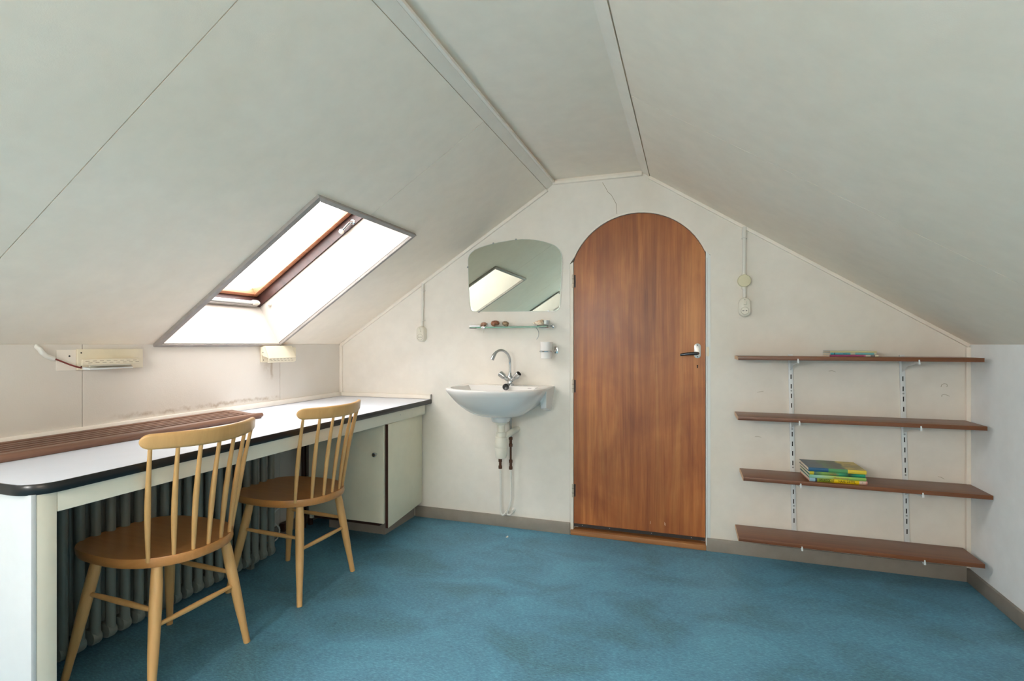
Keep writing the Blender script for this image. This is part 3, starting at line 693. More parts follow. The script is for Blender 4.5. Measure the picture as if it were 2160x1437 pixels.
# ================================================================= wall lamps on the knee wall
def lamp(y0, y1, hood_up, label):
    t = thing('strip_lamp', (XL, (y0 + y1) / 2, 1.04), label, 'lamp', 'strip lamps on the knee wall')
    MB().box(XL, XL + .012, y0, y1, .999, 1.080).build('back_plate', M['cream'], t, bevel=.002)
    W_ = .235
    if hood_up:
        h = MB()
        h.hexa([(XL + .012, y0 + .015, 1.038), (XL + .058, y0 + .000, 1.032), (XL + .058, y0 + W_ - .04, 1.032), (XL + .012, y0 + .015 + W_ - .03, 1.038)],
               [(XL + .012, y0 + .015, 1.041), (XL + .058, y0 + .000, 1.036), (XL + .058, y0 + W_ - .04, 1.036), (XL + .012, y0 + .015 + W_ - .03, 1.041)])
        hd = h.build('hood', M['cream'], t, smooth=0)
        MB().box(XL + .056, XL + .068, y0 - .018, y0 + .198, 1.0190, 1.042).build('slotted_lip', M['cream'], hd, bevel=.003)
        for i in range(8):
            for j in (0, 1):
                yy = y0 - .008 + i * .0255 + j * .010
                MB().box(XL + .0678, XL + .0685, yy, yy + .014, 1.034 - j * .007, 1.0357 - j * .007).build('vent_slot', M['crack'], hd, smooth=0)
        MB().hexa([(XL + .012, y0 + .015, 1.000), (XL + .048, y0 + .02, 1.000), (XL + .048, y0 + W_ - .05, 1.002), (XL + .012, y0 + W_ - .03, 1.002)],
                  [(XL + .012, y0 + .015, 1.012), (XL + .048, y0 + .02, 1.006), (XL + .048, y0 + W_ - .05, 1.006), (XL + .012, y0 + W_ - .03, 1.012)]).build('reflector', M['whitemetal'], t, bevel=.001)
        MB().tube([(XL + .03, y0 + .03, 1.019), (XL + .03, y0 + W_ - .05, 1.019)], .0075, 12).build('tube_lamp', M['white'], t)
    else:
        prof = [(.012, 1.083), (.040, 1.090), (.070, 1.024), (.062, 1.001)]
        th = [(x, z - .003) for x, z in prof]
        h = MB()
        ya, yb_ = y0 - .008, y0 + .196
        pa = [(XL + x, z) for x, z in prof] + [(XL + x - .003, z - .001) for x, z in th[::-1]]
        h.prism([(x, ya, z) for x, z in pa], [(x, yb_, z) for x, z in pa])
        hd = h.build('hood', M['cream'], t, smooth=0)
        ec = [(.012, 1.080), (.039, 1.086), (.067, 1.024), (.030, 1.034), (.014, 1.046)]
        for yy in (ya, yb_ - .003): MB().prism([(XL + x, yy, z) for x, z in ec], [(XL + x, yy + .003, z) for x, z in ec]).build('end_cheek', M['cream'], hd, smooth=0)
        MB().lathe([(.003, 0), (.002, .001)], (XL + .028, ya, 1.054), (0, -1, 0), 10).build('screw', M['dark'], hd)
        nrm = Vector((.026, 0, -.010)).normalized()
        for i in range(7):
            for j in (0, 1):
                yy = ya + .006 + i * .0262 + j * .010; q = .30 + .36 * j
                x = XL + .070 - .008 * q + .0006; z = 1.024 - .023 * q
                MB().box(x - .001, x + .0008, yy, yy + .013, z - .0016, z + .0006).build('vent_slot', M['crack'], hd, smooth=0)
        MB().tube([(XL + .035, ya + .01, 1.045), (XL + .035, yb_ - .01, 1.045)], .0075, 12).build('tube_lamp', M['white'], t)
    for z in (1.066, 1.012): MB().lathe([(.003, 0), (.002, .001)], (XL + .012, y0 + .012, z), (1, 0, 0), 10).build('screw', M['dark'], t)
    return t
lamp(1.362, 1.615, True, 'cream strip lamp with tilted hood left of the skylight, fed by a red wire')
lamp(2.272, 2.535, False, 'cream strip lamp with lowered hood under the right corner of the skylight')
wc = thing('lamp_cable', (XL, 1.27, 1.06), 'white bent conduit and red wire leading to the strip lamp', 'cable')
MB().tube([(XL - .008, 1.235, 1.094), (XL + .012, 1.238, 1.082), (XL + .016, 1.244, 1.068), (XL + .014, 1.256, 1.056), (XL + .012, 1.275, 1.048), (XL + .012, 1.283, 1.046)], .0085, 12).build('conduit', M['pipe'], wc)
MB().tube(bez((XL + .012, 1.283, 1.046), (XL + .014, 1.31, 1.035), (XL + .014, 1.34, 1.016), (XL + .016, 1.372, 1.008), 10), .003, 8).build('wire', plain('red_brown_wire', (122, 48, 40), .45), wc)
MB().box(XL, XL + .003, 1.296, 1.361, 1.0, 1.078).build('mounting_plate', M['trim'], wc, smooth=0)
for (y, z) in ((1.339, 1.054),): MB().lathe([(.0035, 0), (.002, .0008)], (XL + .003, y, z), (1, 0, 0), 10).build('screw_hole', M['dark'], wc)

# ================================================================= washbasin
BX, BZ = -1.030, .857
bas = thing('washbasin', (BX, YB, .857), 'white ceramic washbasin hung on the wall beside the wooden door', 'washbasin')
def dshape(hw, yfront, yside, yback, n=36, hwb=None, back_n=8):
    hwb = hwb or hw; pts = []
    for k in range(n + 1):
        a = pi * k / n
        pts.append((BX + hw * cos(a), yside - (yside - yfront) * sin(a) ** .92))
    pts.append((BX - hwb, yside + (yback - yside) * .5))
    for k in range(back_n + 1): pts.append((BX - hwb + 2 * hwb * k / back_n, yback))
    pts.append((BX + hwb, yside + (yback - yside) * .5))
    return pts
yb = YB - .0005
outer = dshape(.283, 2.497, 2.745, yb, hwb=.280)
nP = len(outer)
DC = (-1.018, 2.800)
def circ(r, c=DC):
    # same number of points, matched by angle
    out = []
    for (x, y) in outer:
        a = math.atan2(y - c[1], x - c[0]); out.append((c[0] + r * cos(a), c[1] + r * sin(a)))
    return out
def ringof(A, B, t, z, zf=None): return [(a[0] + (b_[0] - a[0]) * t, a[1] + (b_[1] - a[1]) * t, z) for a, b_ in zip(A, B)]
boss = circ(.058)
R = []
R.append(ringof(outer, boss, .02, BZ))
R.append(ringof(outer, boss, .0, BZ - .004)); R.append(ringof(outer, boss, .0, BZ - .012))
for k in range(1, 15):
    t = k / 15; z = BZ - .012 - .156 * (1 - (1 - t) ** 2.25); R.append(ringof(outer, boss, t * .985, z))
R.append(ringof(outer, boss, 1, .686)); R.append([(x, y, .662) for x, y in circ(.052)]); R.append([(x, y, .657) for x, y in circ(.045)])
inner = dshape(.250, 2.525, 2.735, 2.862, hwb=.215)
R2 = [[(x, y, BZ) for x, y in inner]]
ic = circ(.022)
for k in range(1, 13):
    t = k / 13; z = BZ - .003 - .128 * (1 - (1 - t) ** 2.4); R2.append(ringof(inner, ic, t * .95, z))
R2.append([(x, y, BZ - .133) for x, y in ic])
body = MB()
full = R[::-1] + R2
body.rings(full, True, True)
# shoulders against the wall
for s in (-1, 1):
    x0 = BX + s * .2815; x1 = BX + s * .235
    A = [(x0, yb, BZ - .004), (x0 - s * .003, 2.800, BZ - .006), (x0 - s * .012, 2.835, .742 + (s < 0) * .05), (x0 - s * .018, yb, .712 + (s < 0) * .07)]
    B_ = [(x1, yb, BZ - .004), (x1, 2.800, BZ - .006), (x1, 2.85, .735 + (s < 0) * .05), (x1, yb, .705 + (s < 0) * .07)]
    body.prism(A, B_)
body.build('basin_bowl', M['ceramic'], bas, smooth=50)
MB().lathe([(.021, 0), (.023, .001), (.017, .002), (.012, -.004)], (DC[0], DC[1], BZ - .132), (0, 0, 1), 20).build('drain_ring', M['chrome'], bas)
ov = MB().box(-.842, -.822, 2.742, 2.752, BZ - .0005, BZ + .0006).build('tap_hole_slot', M['dark'], bas, bevel=.0)
# tap
tp = thing('mixer_tap', (-1.0, 2.905, BZ), 'chrome mixer tap with swan-neck spout and two handles on the basin', 'tap')
TX, TY = -1.000, 2.905
tb = MB().lathe([(.024, 0), (.024, .008), (.017, .014), (.015, .030), (.017, .040), (.0165, .052), (.011, .060), (.009, .075)], (TX, TY, BZ), (0, 0, 1), 20).build('tap_body', M['chrome'], tp)
sp = [Vector((TX, TY, BZ + .06)), Vector((TX, TY, BZ + .12)), Vector((TX, TY - .002, BZ + .150))] + bez((TX, TY - .004, BZ + .155), (TX - .004, TY - .02, BZ + .205), (TX - .045, TY - .07, BZ + .232), (TX - .066, TY - .095, BZ + .175), 14) + [Vector((TX - .074, TY - .103, BZ + .152))]
MB().tube(sp, [.0075] * (len(sp) - 4) + [.0085, .0105, .0115, .0118], 14).build('spout', M['chrome'], tp)
for s in (-1, 1):
    d = Vector((s * .75, -.18 * 1, .66)).normalized(); o = Vector((TX + s * .010, TY, BZ + .028))
    hh = MB().lathe([(.010, 0), (.011, .020), (.0125, .030), (.017, .034), (.019, .060), (.018, .066), (.015, .067)], o, d, 12, True).build('tap_handle', M['chrome'], tp)
    MB().lathe([(.0152, .067), (.0145, .069)], o, d, 16).build('handle_cap', M['dark'] if s > 0 else M['chrome'], hh)
pg = MB().lathe([(.012, 0), (.0185, .004), (.0195, .012), (.017, .018), (.006, .020)], (-1.002, 2.842, .851), (.12, -.96, .25), 22).build('basin_plug', M['black'])
single(pg, 'black rubber plug hanging at the rear rim of the basin below the tap', 'plug')
# trap and pipes
tr = thing('bottle_trap', (-1.018, 2.80, .46), 'white plastic bottle trap under the washbasin', 'trap')
MB().lathe([(.040, .6565), (.036, .648), (.023, .640), (.022, .590)], (DC[0], DC[1], 0), (0, 0, 1), 20).build('waste_tail', M['white'], tr)
MB().lathe([(.022, .600), (.029, .598), (.030, .580), (.028, .574), (.034, .570), (.037, .535), (.0375, .515), (.036, .512), (.037, .509), (.035, .475), (.029, .452), (.020, .449)], (DC[0], DC[1], 0), (0, 0, 1), 24).build('trap_body', M['white'], tr)
MB().tube([(DC[0] + .015, DC[1] + .01, .570), (DC[0] + .038, DC[1] + .045, .588), (DC[0] + .042, DC[1] + .09, .592), (DC[0] + .042, YB, .592)], [.017, .018, .017, .017], 14).build('outlet_arm', M['white'], tr)
ps = thing('supply_pipes', (-1.03, 2.935, .08), 'white water pipes with brown couplings below the basin', 'pipe')
py = 2.935
def cpl(x, z): return MB().lathe([(.008, -.030), (.0115, -.028), (.0115, -.012), (.0085, -.010), (.0085, .010), (.0115, .012), (.0115, .028), (.008, .030)], (x, py, z), (0, 0, 1), 8).build('coupling', M['copper'], ps)
MB().tube([(-1.072, py, .372), (-1.072, py, .50)], .0062, 10).build('copper_pipe', M['copper'], ps)
cpl(-1.072, .385)
MB().tube([(-1.072, py, .372), (-1.069, py, .10), (-1.066, py, .088), (-1.060, py, .082)] + bez((-1.060, py, .082), (-1.050, py, .075), (-1.045, py + .01, .09), (-1.040, YB, .094), 6)[1:], .0062, 10).build('white_pipe', M['pipe'], ps)
MB().tube([(-1.006, py, .372), (-1.006, py, .700)], .0062, 10).build('copper_pipe', M['copper'], ps)
MB().tube([(-1.006, py, .545), (-1.006, py - .0, .70), (-1.004, py - .005, .76)], .0070, 10).build('flexible_hose', M['dullchrome'], ps)
cpl(-1.006, .385); cpl(-1.006, .520)
MB().tube([(-1.006, py, .372), (-1.003, py, .180), (-1.008, py, .160), (-1.028, py, .096), (-1.024, py, .086), (-1.012, py + .004, .084), (-1.002, py + .016, .096), (-1.000, YB, .104)], .0062, 10).build('white_pipe', M['pipe'], ps)
for (x, z) in ((-1.040, .094), (-1.000, .104)): MB().lathe([(.013, 0), (.012, .004), (.007, .006)], (x, YB, z), (0, -1, 0), 14).build('wall_rosette', M['pipe'], ps)

# mirror
mo = [(-1.298, 1.585), (-1.299, 1.612), (-1.297, 1.632), (-1.289, 1.650), (-1.276, 1.665), (-1.254, 1.680), (-1.222, 1.692), (-1.165, 1.705), (-1.098, 1.716), (-1.020, 1.724), (-.948, 1.727), (-.900, 1.723), (-.860, 1.716), (-.815, 1.705),
      (-.774, 1.690), (-.748, 1.678), (-.731, 1.665), (-.715, 1.648), (-.705, 1.625), (-.701, 1.600), (-.701, 1.575), (-.706, 1.474), (-.711, 1.380), (-.715, 1.325), (-.719, 1.306), (-.728, 1.296), (-.745, 1.292), (-1.008, 1.294),
      (-1.254, 1.298), (-1.270, 1.301), (-1.279, 1.310), (-1.284, 1.335), (-1.289, 1.38), (-1.295, 1.468)]
mr = thing('wall_mirror', (-1.0, YB, 1.5), 'arched frameless mirror above the glass shelf and basin', 'mirror')
cx_, cz_ = -1.0, 1.50
ins = lambda k: [(cx_ + (x - cx_) * k, cz_ + (z - cz_) * k) for x, z in mo]
MB().prism([(x, YB, z) for x, z in ins(1)], [(x, YB - .004, z) for x, z in ins(1)]).build('backing', plain('mirror_edge', (196, 202, 192), .3, metal=.3), mr, smooth=0)
MB().prism([(x, YB - .0040, z) for x, z in ins(.988)], [(x, YB - .0052, z) for x, z in ins(.986)]).build('mirror_glass', M['mirror'], mr, smooth=0)
for (x, z) in ((-1.225, 1.298), (-.785, 1.294), (-1.299, 1.575), (-1.13, 1.712), (-.985, 1.726)):
    MB().lathe([(.0055, 0), (.006, .003), (.004, .0065)], (x, YB - .001, z), (0, -1, 0), 12).build('clip', M['dullchrome'], mr)

# glass shelf
gs = thing('glass_shelf', (-1.0, 2.9, 1.2), 'small glass shelf with chrome brackets under the mirror', 'shelf')
gx0, gx1, gy0, gy1, gz0 = -1.238, -.765, 2.862, 2.966, 1.196
MB().box(gx0, gx1, gy0 + .003, gy1, gz0, gz0 + .005).build('glass_plate', M['shelfglass'], gs, smooth=0)
MB().box(gx0, gx1, gy0, gy0 + .003, gz0, gz0 + .005).build('polished_edge', M['glassedge'], gs, smooth=0)
for (xa_, s) in ((gx0, -1), (gx1, 1)):
    MB().tube([(xa_ - s * .045, gy0 - .004, gz0 - .003), (xa_ - s * .002, gy0 - .004, gz0 - .002), (xa_ + s * .006, gy0 + .004, gz0), (xa_ + s * .006, YB - .002, gz0 + .004)], .0035, 8).build('bracket_wire', M['chrome'], gs)
    MB().tube([(xa_ - s * .06, gy0 + .01, gz0 + .009), (xa_ + s * .004, gy0 + .012, gz0 + .012), (xa_ + s * .006, YB - .002, gz0 + .013)], .003, 8).build('bracket_wire', M['chrome'], gs)
    MB().lathe([(.010, 0), (.010, .004), (.006, .006)], (xa_ + s * .006, YB, gz0 + .008), (0, -1, 0), 14).build('wall_rosette', M['chrome'], gs)
MB().box(gx0 + .075, gx0 + .095, gy0 - .002, gy0 + .02, gz0 - .007, gz0 + .008).build('clamp', M['chrome'], gs, bevel=.002)
MB().tube([(gx0, gy1, gz0 + .009), (gx1, gy1, gz0 + .009)], .003, 8).build('rear_rail', M['dullchrome'], gs)
for s_ in ((-1.178, -1.195, 1.17),): MB().tube([(s_[0], YB - .03, gz0 - .002), (s_[1], YB - .004, s_[2])], .002, 6).build('strut', M['white'], gs)
hk = MB().tube([(-.842, 2.930, gz0 - .001)] + [Vector((-.858 + .026 * cos(a), 2.930, 1.160 + .036 * sin(a))) for a in [radians(70 - 12 * k) for k in range(12)]], .0022, 8)
hk = hk.build('wire_hook', M['dullchrome']); single(hk, 'thin curved wire hook hanging below the glass shelf', 'hook')
# shells: coiled tubes
def snail(name, c, r, mat, label, tilt=0., lean=0.):
    pts = []; rs = []; K = 46; turns = 2.6
    M3 = Matrix.Rotation(tilt, 3, 'Z') @ Matrix.Rotation(lean, 3, 'X')
    for k in range(K + 1):
        q = k / K; a = 2 * pi * turns * q; rr_ = r * .46 * (.06 + .94 * q ** 1.3); p = Vector((rr_ * cos(a), rr_ * sin(a), r * (.98 - .52 * q ** 1.5)))
        pts.append(M3 @ p + Vector(c)); rs.append(r * (.16 + .40 * q ** 1.1))
    o = MB().tube(pts, rs, 14)
    zmin = min(v[2] for v in o.v)
    o.v = [(v[0], v[1], v[2] - zmin + gz0 + .005) for v in o.v]
    ob = o.build(name, mat, smooth=60); return single(ob, label, 'shell')
def shellmat(name, a, b, sc=60):
    m, nt, bs = newmat(name); f = noise(nt, coords(nt), sc, 5, .6, 1.5)
    nt.links.new(ramp(nt, f, [(.36, lin(a)), (.56, lin(b))]), bs.inputs['Base Color']); bs.inputs['Roughness'].default_value = .3; return m
smA = shellmat('shell_russet', (96, 58, 44), (206, 160, 134), 70); smB = shellmat('shell_brown', (84, 48, 34), (176, 118, 88), 110); smC = shellmat('shell_dark', (58, 44, 36), (168, 144, 112), 120); smD = shellmat('shell_cream', (214, 176, 140), (240, 226, 206), 40)
gyc = 2.905
snail('sea_shell', (-1.165, gyc, 0), .022, smA, 'small russet and white shell at the left end of the glass shelf', .4, .5)
snail('sea_shell', (-1.092, gyc, 0), .031, smB, 'largest reddish brown shell on the glass shelf', 1.2, .15)
snail('sea_shell', (-1.030, gyc, 0), .026, smC, 'dark speckled shell right of the largest shell on the glass shelf', 2.2, .25)
cq = MB(); pts = []; rs = []
for k in range(41):
    q = k / 40; a = 2 * pi * 3.2 * q; pts.append(Vector((-.862 + .058 * q + .0, gyc + .010 * q * cos(a), gz0 + .005 + .017 + .008 * q * sin(a)))); rs.append(.002 + .0135 * q ** .8)
cq.tube(pts, rs, 14); zmin = min(v[2] for v in cq.v); cq.v = [(v[0], v[1], v[2] - zmin + gz0 + .005) for v in cq.v]
single(cq.build('sea_shell', smD, smooth=60), 'pale peach cone shell at the right end of the glass shelf', 'shell')
sd_ = thing('soap_dish', (-1.135, 2.94, gz0 + .005), 'little white dish between the first two shells', 'dish')
MB().rings([[(-1.135 + w * cos(a), 2.937 + d * sin(a), gz0 + .005 + h) for a in [2 * pi * i / 20 for i in range(20)]] for w, d, h in ((.020, .012, 0), (.028, .018, .010), (.034, .021, .026), (.032, .019, .026), (.026, .015, .012), (.010, .008, .008))]).build('dish_body', M['ceramic'], sd_)
gt = thing('glass_tumbler', (-.790, 2.925, gz0 + .005), 'small clear cut glass beside the pale cone shell', 'glass')
MB().lathe([(.018, 0), (.021, .004), (.024, .036), (.022, .036), (.019, .008), (.004, .006)], (-.790, 2.928, gz0 + .005), (0, 0, 1), 10).build('tumbler_wall', plain('cut_glass', (200, 206, 206), .08, metal=.85), gt, smooth=20)

# cup in a chrome wall ring
cu = thing('cup_holder', (-.778, 2.93, 1.06), 'chrome wall ring left of the door holding a cup', 'holder')
CX, CY = -.783, 2.918
MB().tube([(CX + .0385 * cos(a), CY + .0385 * sin(a), 1.058) for a in [2 * pi * k / 32 for k in range(33)]], .004, 8, False).build('ring', M['chrome'], cu)
MB().tube([(CX + .032, CY + .020, 1.058), (CX + .046, CY + .035, 1.060), (CX + .046, YB - .004, 1.070)], .0045, 8).build('arm', M['chrome'], cu)
MB().box(CX + .036, CX + .056, YB - .006, YB, 1.045, 1.085).build('wall_plate', M['chrome'], cu, bevel=.002)
cup = MB().lathe([(.026, 1.016), (.031, 1.017), (.0325, 1.022), (.0345, 1.058), (.036, 1.112), (.0335, 1.112), (.031, 1.030), (.010, 1.024)], (CX, CY, 0), (0, 0, 1), 28).build('cup', M['ceramic'])
single(cup, 'white tooth cup held in the chrome ring above the basin', 'cup')

# ================================================================= sockets with conduits
def socket(x, zs, ztop, box, label):
    t = thing('wall_socket', (x, YB, zs), label, 'socket', 'white wall sockets fed from the sloping ceiling')
    y = YB - .012
    if box:
        MB().tube([(x, y, ztop), (x - .002, y, zs + .165)], .0088, 12).build('conduit', M['pipe'], t)
        MB().tube([(x - .001, y, ztop + .0), (x - .001, y, ztop - .055)], .0115, 12).build('conduit_sleeve', M['pipe'], t)
        MB().tube([(x, y, zs + .045), (x, y, zs + .115)], .0088, 12).build('conduit', M['pipe'], t)
        jb = MB().lathe([(.030, 0), (.031, .010), (.0325, .012), (.0325, .026), (.030, .030), (.004, .031)], (x - .002, YB, zs + .137), (0, -1, 0), 28).build('junction_box', plain('yellowed_plastic', (214, 208, 176), .4), t)
        for dz in (.030, -.034): MB().lathe([(.012, -.008), (.012, .008)], (x - .002, y, zs + .137 + dz), (0, 0, 1), 14).build('gland', M['white'], t)
    else:
        MB().tube([(x, y, ztop), (x - .004, y, zs + .045)], .0080, 12).build('conduit', M['pipe'], t)
    for z in ([ztop - .058] if box else [ztop - .045, zs + .085]):
        c = MB().tube([(x - .0125, YB, z), (x - .011, y - .006, z), (x, y - .0105, z), (x + .011, y - .006, z), (x + .0125, YB, z)], .0022, 8).build('clip', M['pipe'], t)
    x -= 0 if box else .006
    rr = rrect(x, zs, .056, .100, .0275, 8); n = len(rr)
    cz = zs
    sc_ = lambda k, yy: [(x + (a - x) * k, yy, cz + (b_ - cz) * k) for a, b_ in rr]
    h = MB().rings([sc_(1, YB), sc_(1, YB - .024), sc_(.97, YB - .032), sc_(.88, YB - .037)]).build('housing', M['white'], t, smooth=60)
    yf = YB - .037
    MB().lathe([(.0185, 0), (.0195, .001), (.0170, .0012), (.0165, .0002), (.001, .0002)], (x - .0, yf, zs - .019), (0, -1, 0), 26).build('socket_face', M['white'], h)
    MB().tube([(x + .0185 * cos(a), yf - .0005, zs - .019 + .0185 * sin(a)) for a in [2 * pi * k / 28 for k in range(29)]], .0009, 6, False).build('rim_shadow', M['crack'], h)
    for dx, r in ((-.0085, .0024), (0, .0016), (.0085, .0024)): MB().lathe([(r, 0), (r, .0006)], (x + dx, yf - .0004, zs - .019), (0, -1, 0), 10).build('pin_hole', M['dark'], h)
    MB().hexa([(x - .008, yf, zs + .012), (x + .008, yf, zs + .012), (x + .008, yf, zs + .032), (x - .008, yf, zs + .032)],
              [(x - .007, yf - .006, zs + .013), (x + .007, yf - .006, zs + .013), (x + .007, yf - .0015, zs + .031), (x - .007, yf - .0015, zs + .031)]).build('rocker_switch', M['white'], h, bevel=.0008)
    MB().lathe([(.0018, 0), (.0018, .0005)], (x, yf, zs + .038), (0, -1, 0), 8).build('screw_hole', M['dark'], h)
    return t
socket(.269, 1.291, 1.708, True, 'white switched wall socket with round junction box right of the door')
socket(-1.606, 1.163, 1.483, False, 'white switched wall socket above the far end of the desk')

# ================================================================= shelves
shz = [(.2215, 1.194, 1.0405), (.221, 1.204, .7475), (.245, 1.2235, .4535), (.2235, 1.196, .1575)]
names = ['topmost', 'second', 'third', 'lowest']
descr = ['topmost brown wooden shelf board with three thin books', 'second brown wooden shelf board from the top, empty',
         'third brown wooden shelf board carrying the stack of bright books', 'lowest brown wooden shelf board just above the skirting']
y0s = 2.768
for (x0, x1, zt), d_ in zip(shz, descr):
    t = thing('shelf_board', ((x0 + x1) / 2, 2.87, zt - .018), d_, 'shelf', 'brown shelf boards on white rails')
    ti = random.uniform(-.0, .0)
    MB().box(x0 + .002, x1, y0s, YB - .012, zt - .018, zt).build('board', M['shelf'], t, bevel=.0008)
    MB().box(x0, x0 + .0025, y0s + .0005, YB - .0125, zt - .0175, zt - .0005).build('end_edge', M['shelfend'], t, smooth=0)
for (xa0, xa1, lab) in ((.484, .503, 'left white slotted shelf rail screwed to the wall'), (.961, .984, 'right white slotted shelf rail screwed to the wall')):
    t = thing('slotted_rail', (xa0, YB, .1), lab, 'rail', 'slotted rails behind the shelf boards')
    ztop, zbot = 1.048, .118
    xm = lambda z: xa0 + (xa1 - xa0) * (1.01 - z) / .85 * .85
    hw = .0105
    r_ = MB(); pr = []
    r_.hexa([(xm(zbot) - hw, YB, zbot), (xm(zbot) + hw, YB, zbot), (xm(zbot) + hw, YB - .011, zbot), (xm(zbot) - hw, YB - .011, zbot)],
            [(xm(ztop) - hw, YB, ztop), (xm(ztop) + hw, YB, ztop), (xm(ztop) + hw, YB - .011, ztop), (xm(ztop) - hw, YB - .011, ztop)])
    r_.build('rail_profile', M['whitemetal'], t, bevel=.0012)
    z = .985; k = 0
    while z > .14:
        x = xm(z)
        if not any(zt - .028 < z < zt + .012 for _, _, zt in shz):
            MB().box(x - .0022, x + .0022, YB - .0116, YB - .0109, z - .0135, z + .0095).build('slot', M['dark'], t, smooth=0)
        if k % 4 == 3: MB().lathe([(.0042, 0), (.003, .0012)], (x, YB - .0112, z + .024), (0, -1, 0), 10).build('screw', M['dullchrome'], t)
        z -= .0485; k += 1
    for (x0, x1, zt) in shz:
        x = xm(zt)
        b = MB()
        b.prism([(x - .002, YB - .011, zt - .0185), (x - .002, y0s + .020, zt - .0185), (x - .002, y0s + .016, zt - .028), (x - .002, YB - .08, zt - .045), (x - .002, YB - .011, zt - .072)],
                [(x + .002, YB - .011, zt - .0185), (x + .002, y0s + .020, zt - .0185), (x + .002, y0s + .016, zt - .028), (x + .002, YB - .08, zt - .045), (x + .002, YB - .011, zt - .072)])
        br = b.build('bracket', M['whitemetal'], t, smooth=0)
        MB().prism([(x - .003, y0s + .018, zt - .031), (x - .003, y0s - .0035, zt - .031), (x - .003, y0s - .0035, zt - .010), (x - .003, y0s - .001, zt - .010), (x - .003, y0s - .001, zt - .0182), (x - .003, y0s + .018, zt - .0182)],
                   [(x + .004, y0s + .018, zt - .031), (x + .004, y0s - .0035, zt - .031), (x + .002, y0s - .0035, zt - .010), (x + .002, y0s - .001, zt - .010), (x + .004, y0s - .001, zt - .0182), (x + .004, y0s + .018, zt - .0182)]).build('bracket_nose', M['whitemetal'], br, smooth=0)

# ================================================================= books
def grad(name, stops, axis='X', nz=0, x0=0, x1=1, dist=None):
    """flat print: hard colour fields along one axis of the cover"""
    m, nt, b = newmat(name); sx = N(nt, 'ShaderNodeSeparateXYZ'); nt.links.new(coords(nt), sx.inputs[0])
    f = math_(nt, 'DIVIDE', math_(nt, 'SUBTRACT', sx.outputs[axis], x0), x1 - x0)
    if nz: f = math_(nt, 'ADD', f, math_(nt, 'MULTIPLY', math_(nt, 'SUBTRACT', noise(nt, coords(nt), 22, 3), .5), nz))
    r = N(nt, 'ShaderNodeValToRGB'); r.color_ramp.interpolation = 'CONSTANT' if not nz else 'LINEAR'; e = r.color_ramp.elements
    while len(e) < len(stops): e.new(.5)
    for i, (p, c) in enumerate(stops): e[i].position = p; e[i].color = lin(c)
    nt.links.new(f, r.inputs['Fac']); nt.links.new(r.outputs['Color'], b.inputs['Base Color']); b.inputs['Roughness'].default_value = .35
    return m
M['pages'] = plain('book_pages', (226, 216, 196), .8, var=.06, vscale=90)
def book(loc, w, d, h, rz, covmat, spinemat, label, group, bottommat=None):
    """lies flat, spine towards the camera (-y); origin = bottom centre"""
    t = thing('book', (0, 0, 0), label, 'book', group)
    c = .0016
    MB().box(-w / 2, w / 2, -d / 2 + .003, d / 2, 0, c).build('cover', bottommat or covmat, t, smooth=0)
    MB().box(-w / 2, w / 2, -d / 2 + .003, d / 2, h - c, h).build('cover', covmat, t, smooth=0)
    MB().box(-w / 2 + .003, w / 2 - .003, -d / 2 + .003, d / 2 - .003, c, h - c).build('pages', M['pages'], t, smooth=0)
    n = 6; pr = [(-d / 2 + .003, 0)] + [(-d / 2 + .003 - .003 * sin(pi * k / n), h * k / n) for k in range(1, n)] + [(-d / 2 + .003, h)]
    sp_ = MB().prism([(-w / 2, y, z) for y, z in pr], [(w / 2, y, z) for y, z in pr]).build('spine', spinemat, t, smooth=50)
    t.location = loc; t.rotation_euler.z = rz
    return t, sp_
def lettering(par, txt, size, x, y, z, mat, sx=1.0):
    cu_ = bpy.data.curves.new('lettering', 'FONT'); cu_.body = txt; cu_.size = size; cu_.extrude = .0001; cu_.align_x = 'CENTER'; cu_.align_y = 'CENTER'
    tmp = bpy.data.objects.new('tmp', cu_); COL.objects.link(tmp); dg = bpy.context.evaluated_depsgraph_get(); dg.update()
    me = bpy.data.meshes.new_from_object(tmp.evaluated_get(dg)); bpy.data.objects.remove(tmp)
    me.transform(Matrix.Translation((x, y, z)) @ Matrix.Rotation(pi / 2, 4, 'X') @ Matrix.Diagonal((sx, 1, 1, 1)))
    me.materials.clear(); me.materials.append(mat)
    o = bpy.data.objects.new('spine_lettering', me); COL.objects.link(o); o.parent = par; return o
w = .237
G1 = 'bright books stacked on the third shelf'
zb = .4537
bxc, byc = .6485, 2.880
m4 = grad('spine_black_yellow', [(0, (150, 186, 204)), (.10, (40, 60, 78)), (.13, (140, 158, 40)), (.36, (206, 190, 24)), (.42, (240, 206, 10)), (.86, (226, 196, 180)), (.97, (214, 150, 140))], 'X', 0, -w / 2, w / 2)
b4, s4 = book((bxc, byc, zb), w, .186, .0165, radians(2.5), plain('cover_blue', (54, 92, 124), .35), m4, 'bottom book of the bright stack, yellow spine with black capitals', G1, plain('cover_pink', (206, 140, 128), .4))
lettering(s4, 'SPEURTOCHT', .0165, -.047, -.0936, .0083, M['dark'], .62)
lettering(s4, 'NAAR SHITTIL', .0165, .036, -.0936, .0083, M['dark'], .66)
lettering(s4, 'il', .009, .098, -.0936, .0083, plain('grey_print', (120, 110, 104), .6), 1.0)
zb += .0168
m3 = grad('spine_mint', [(0, (124, 186, 160)), (.12, (150, 196, 178)), (.45, (176, 196, 96)), (.8, (140, 180, 90))], 'X', .15, -w / 2, w / 2)
b3, s3 = book((bxc - .002, byc - .003, zb), w - .004, .186, .0150, radians(1.2), plain('cover_teal', (60, 140, 130), .35), m3, 'mint and lime book with red spine print, second from the bottom', G1)
red = plain('red_print', (176, 72, 52), .5)
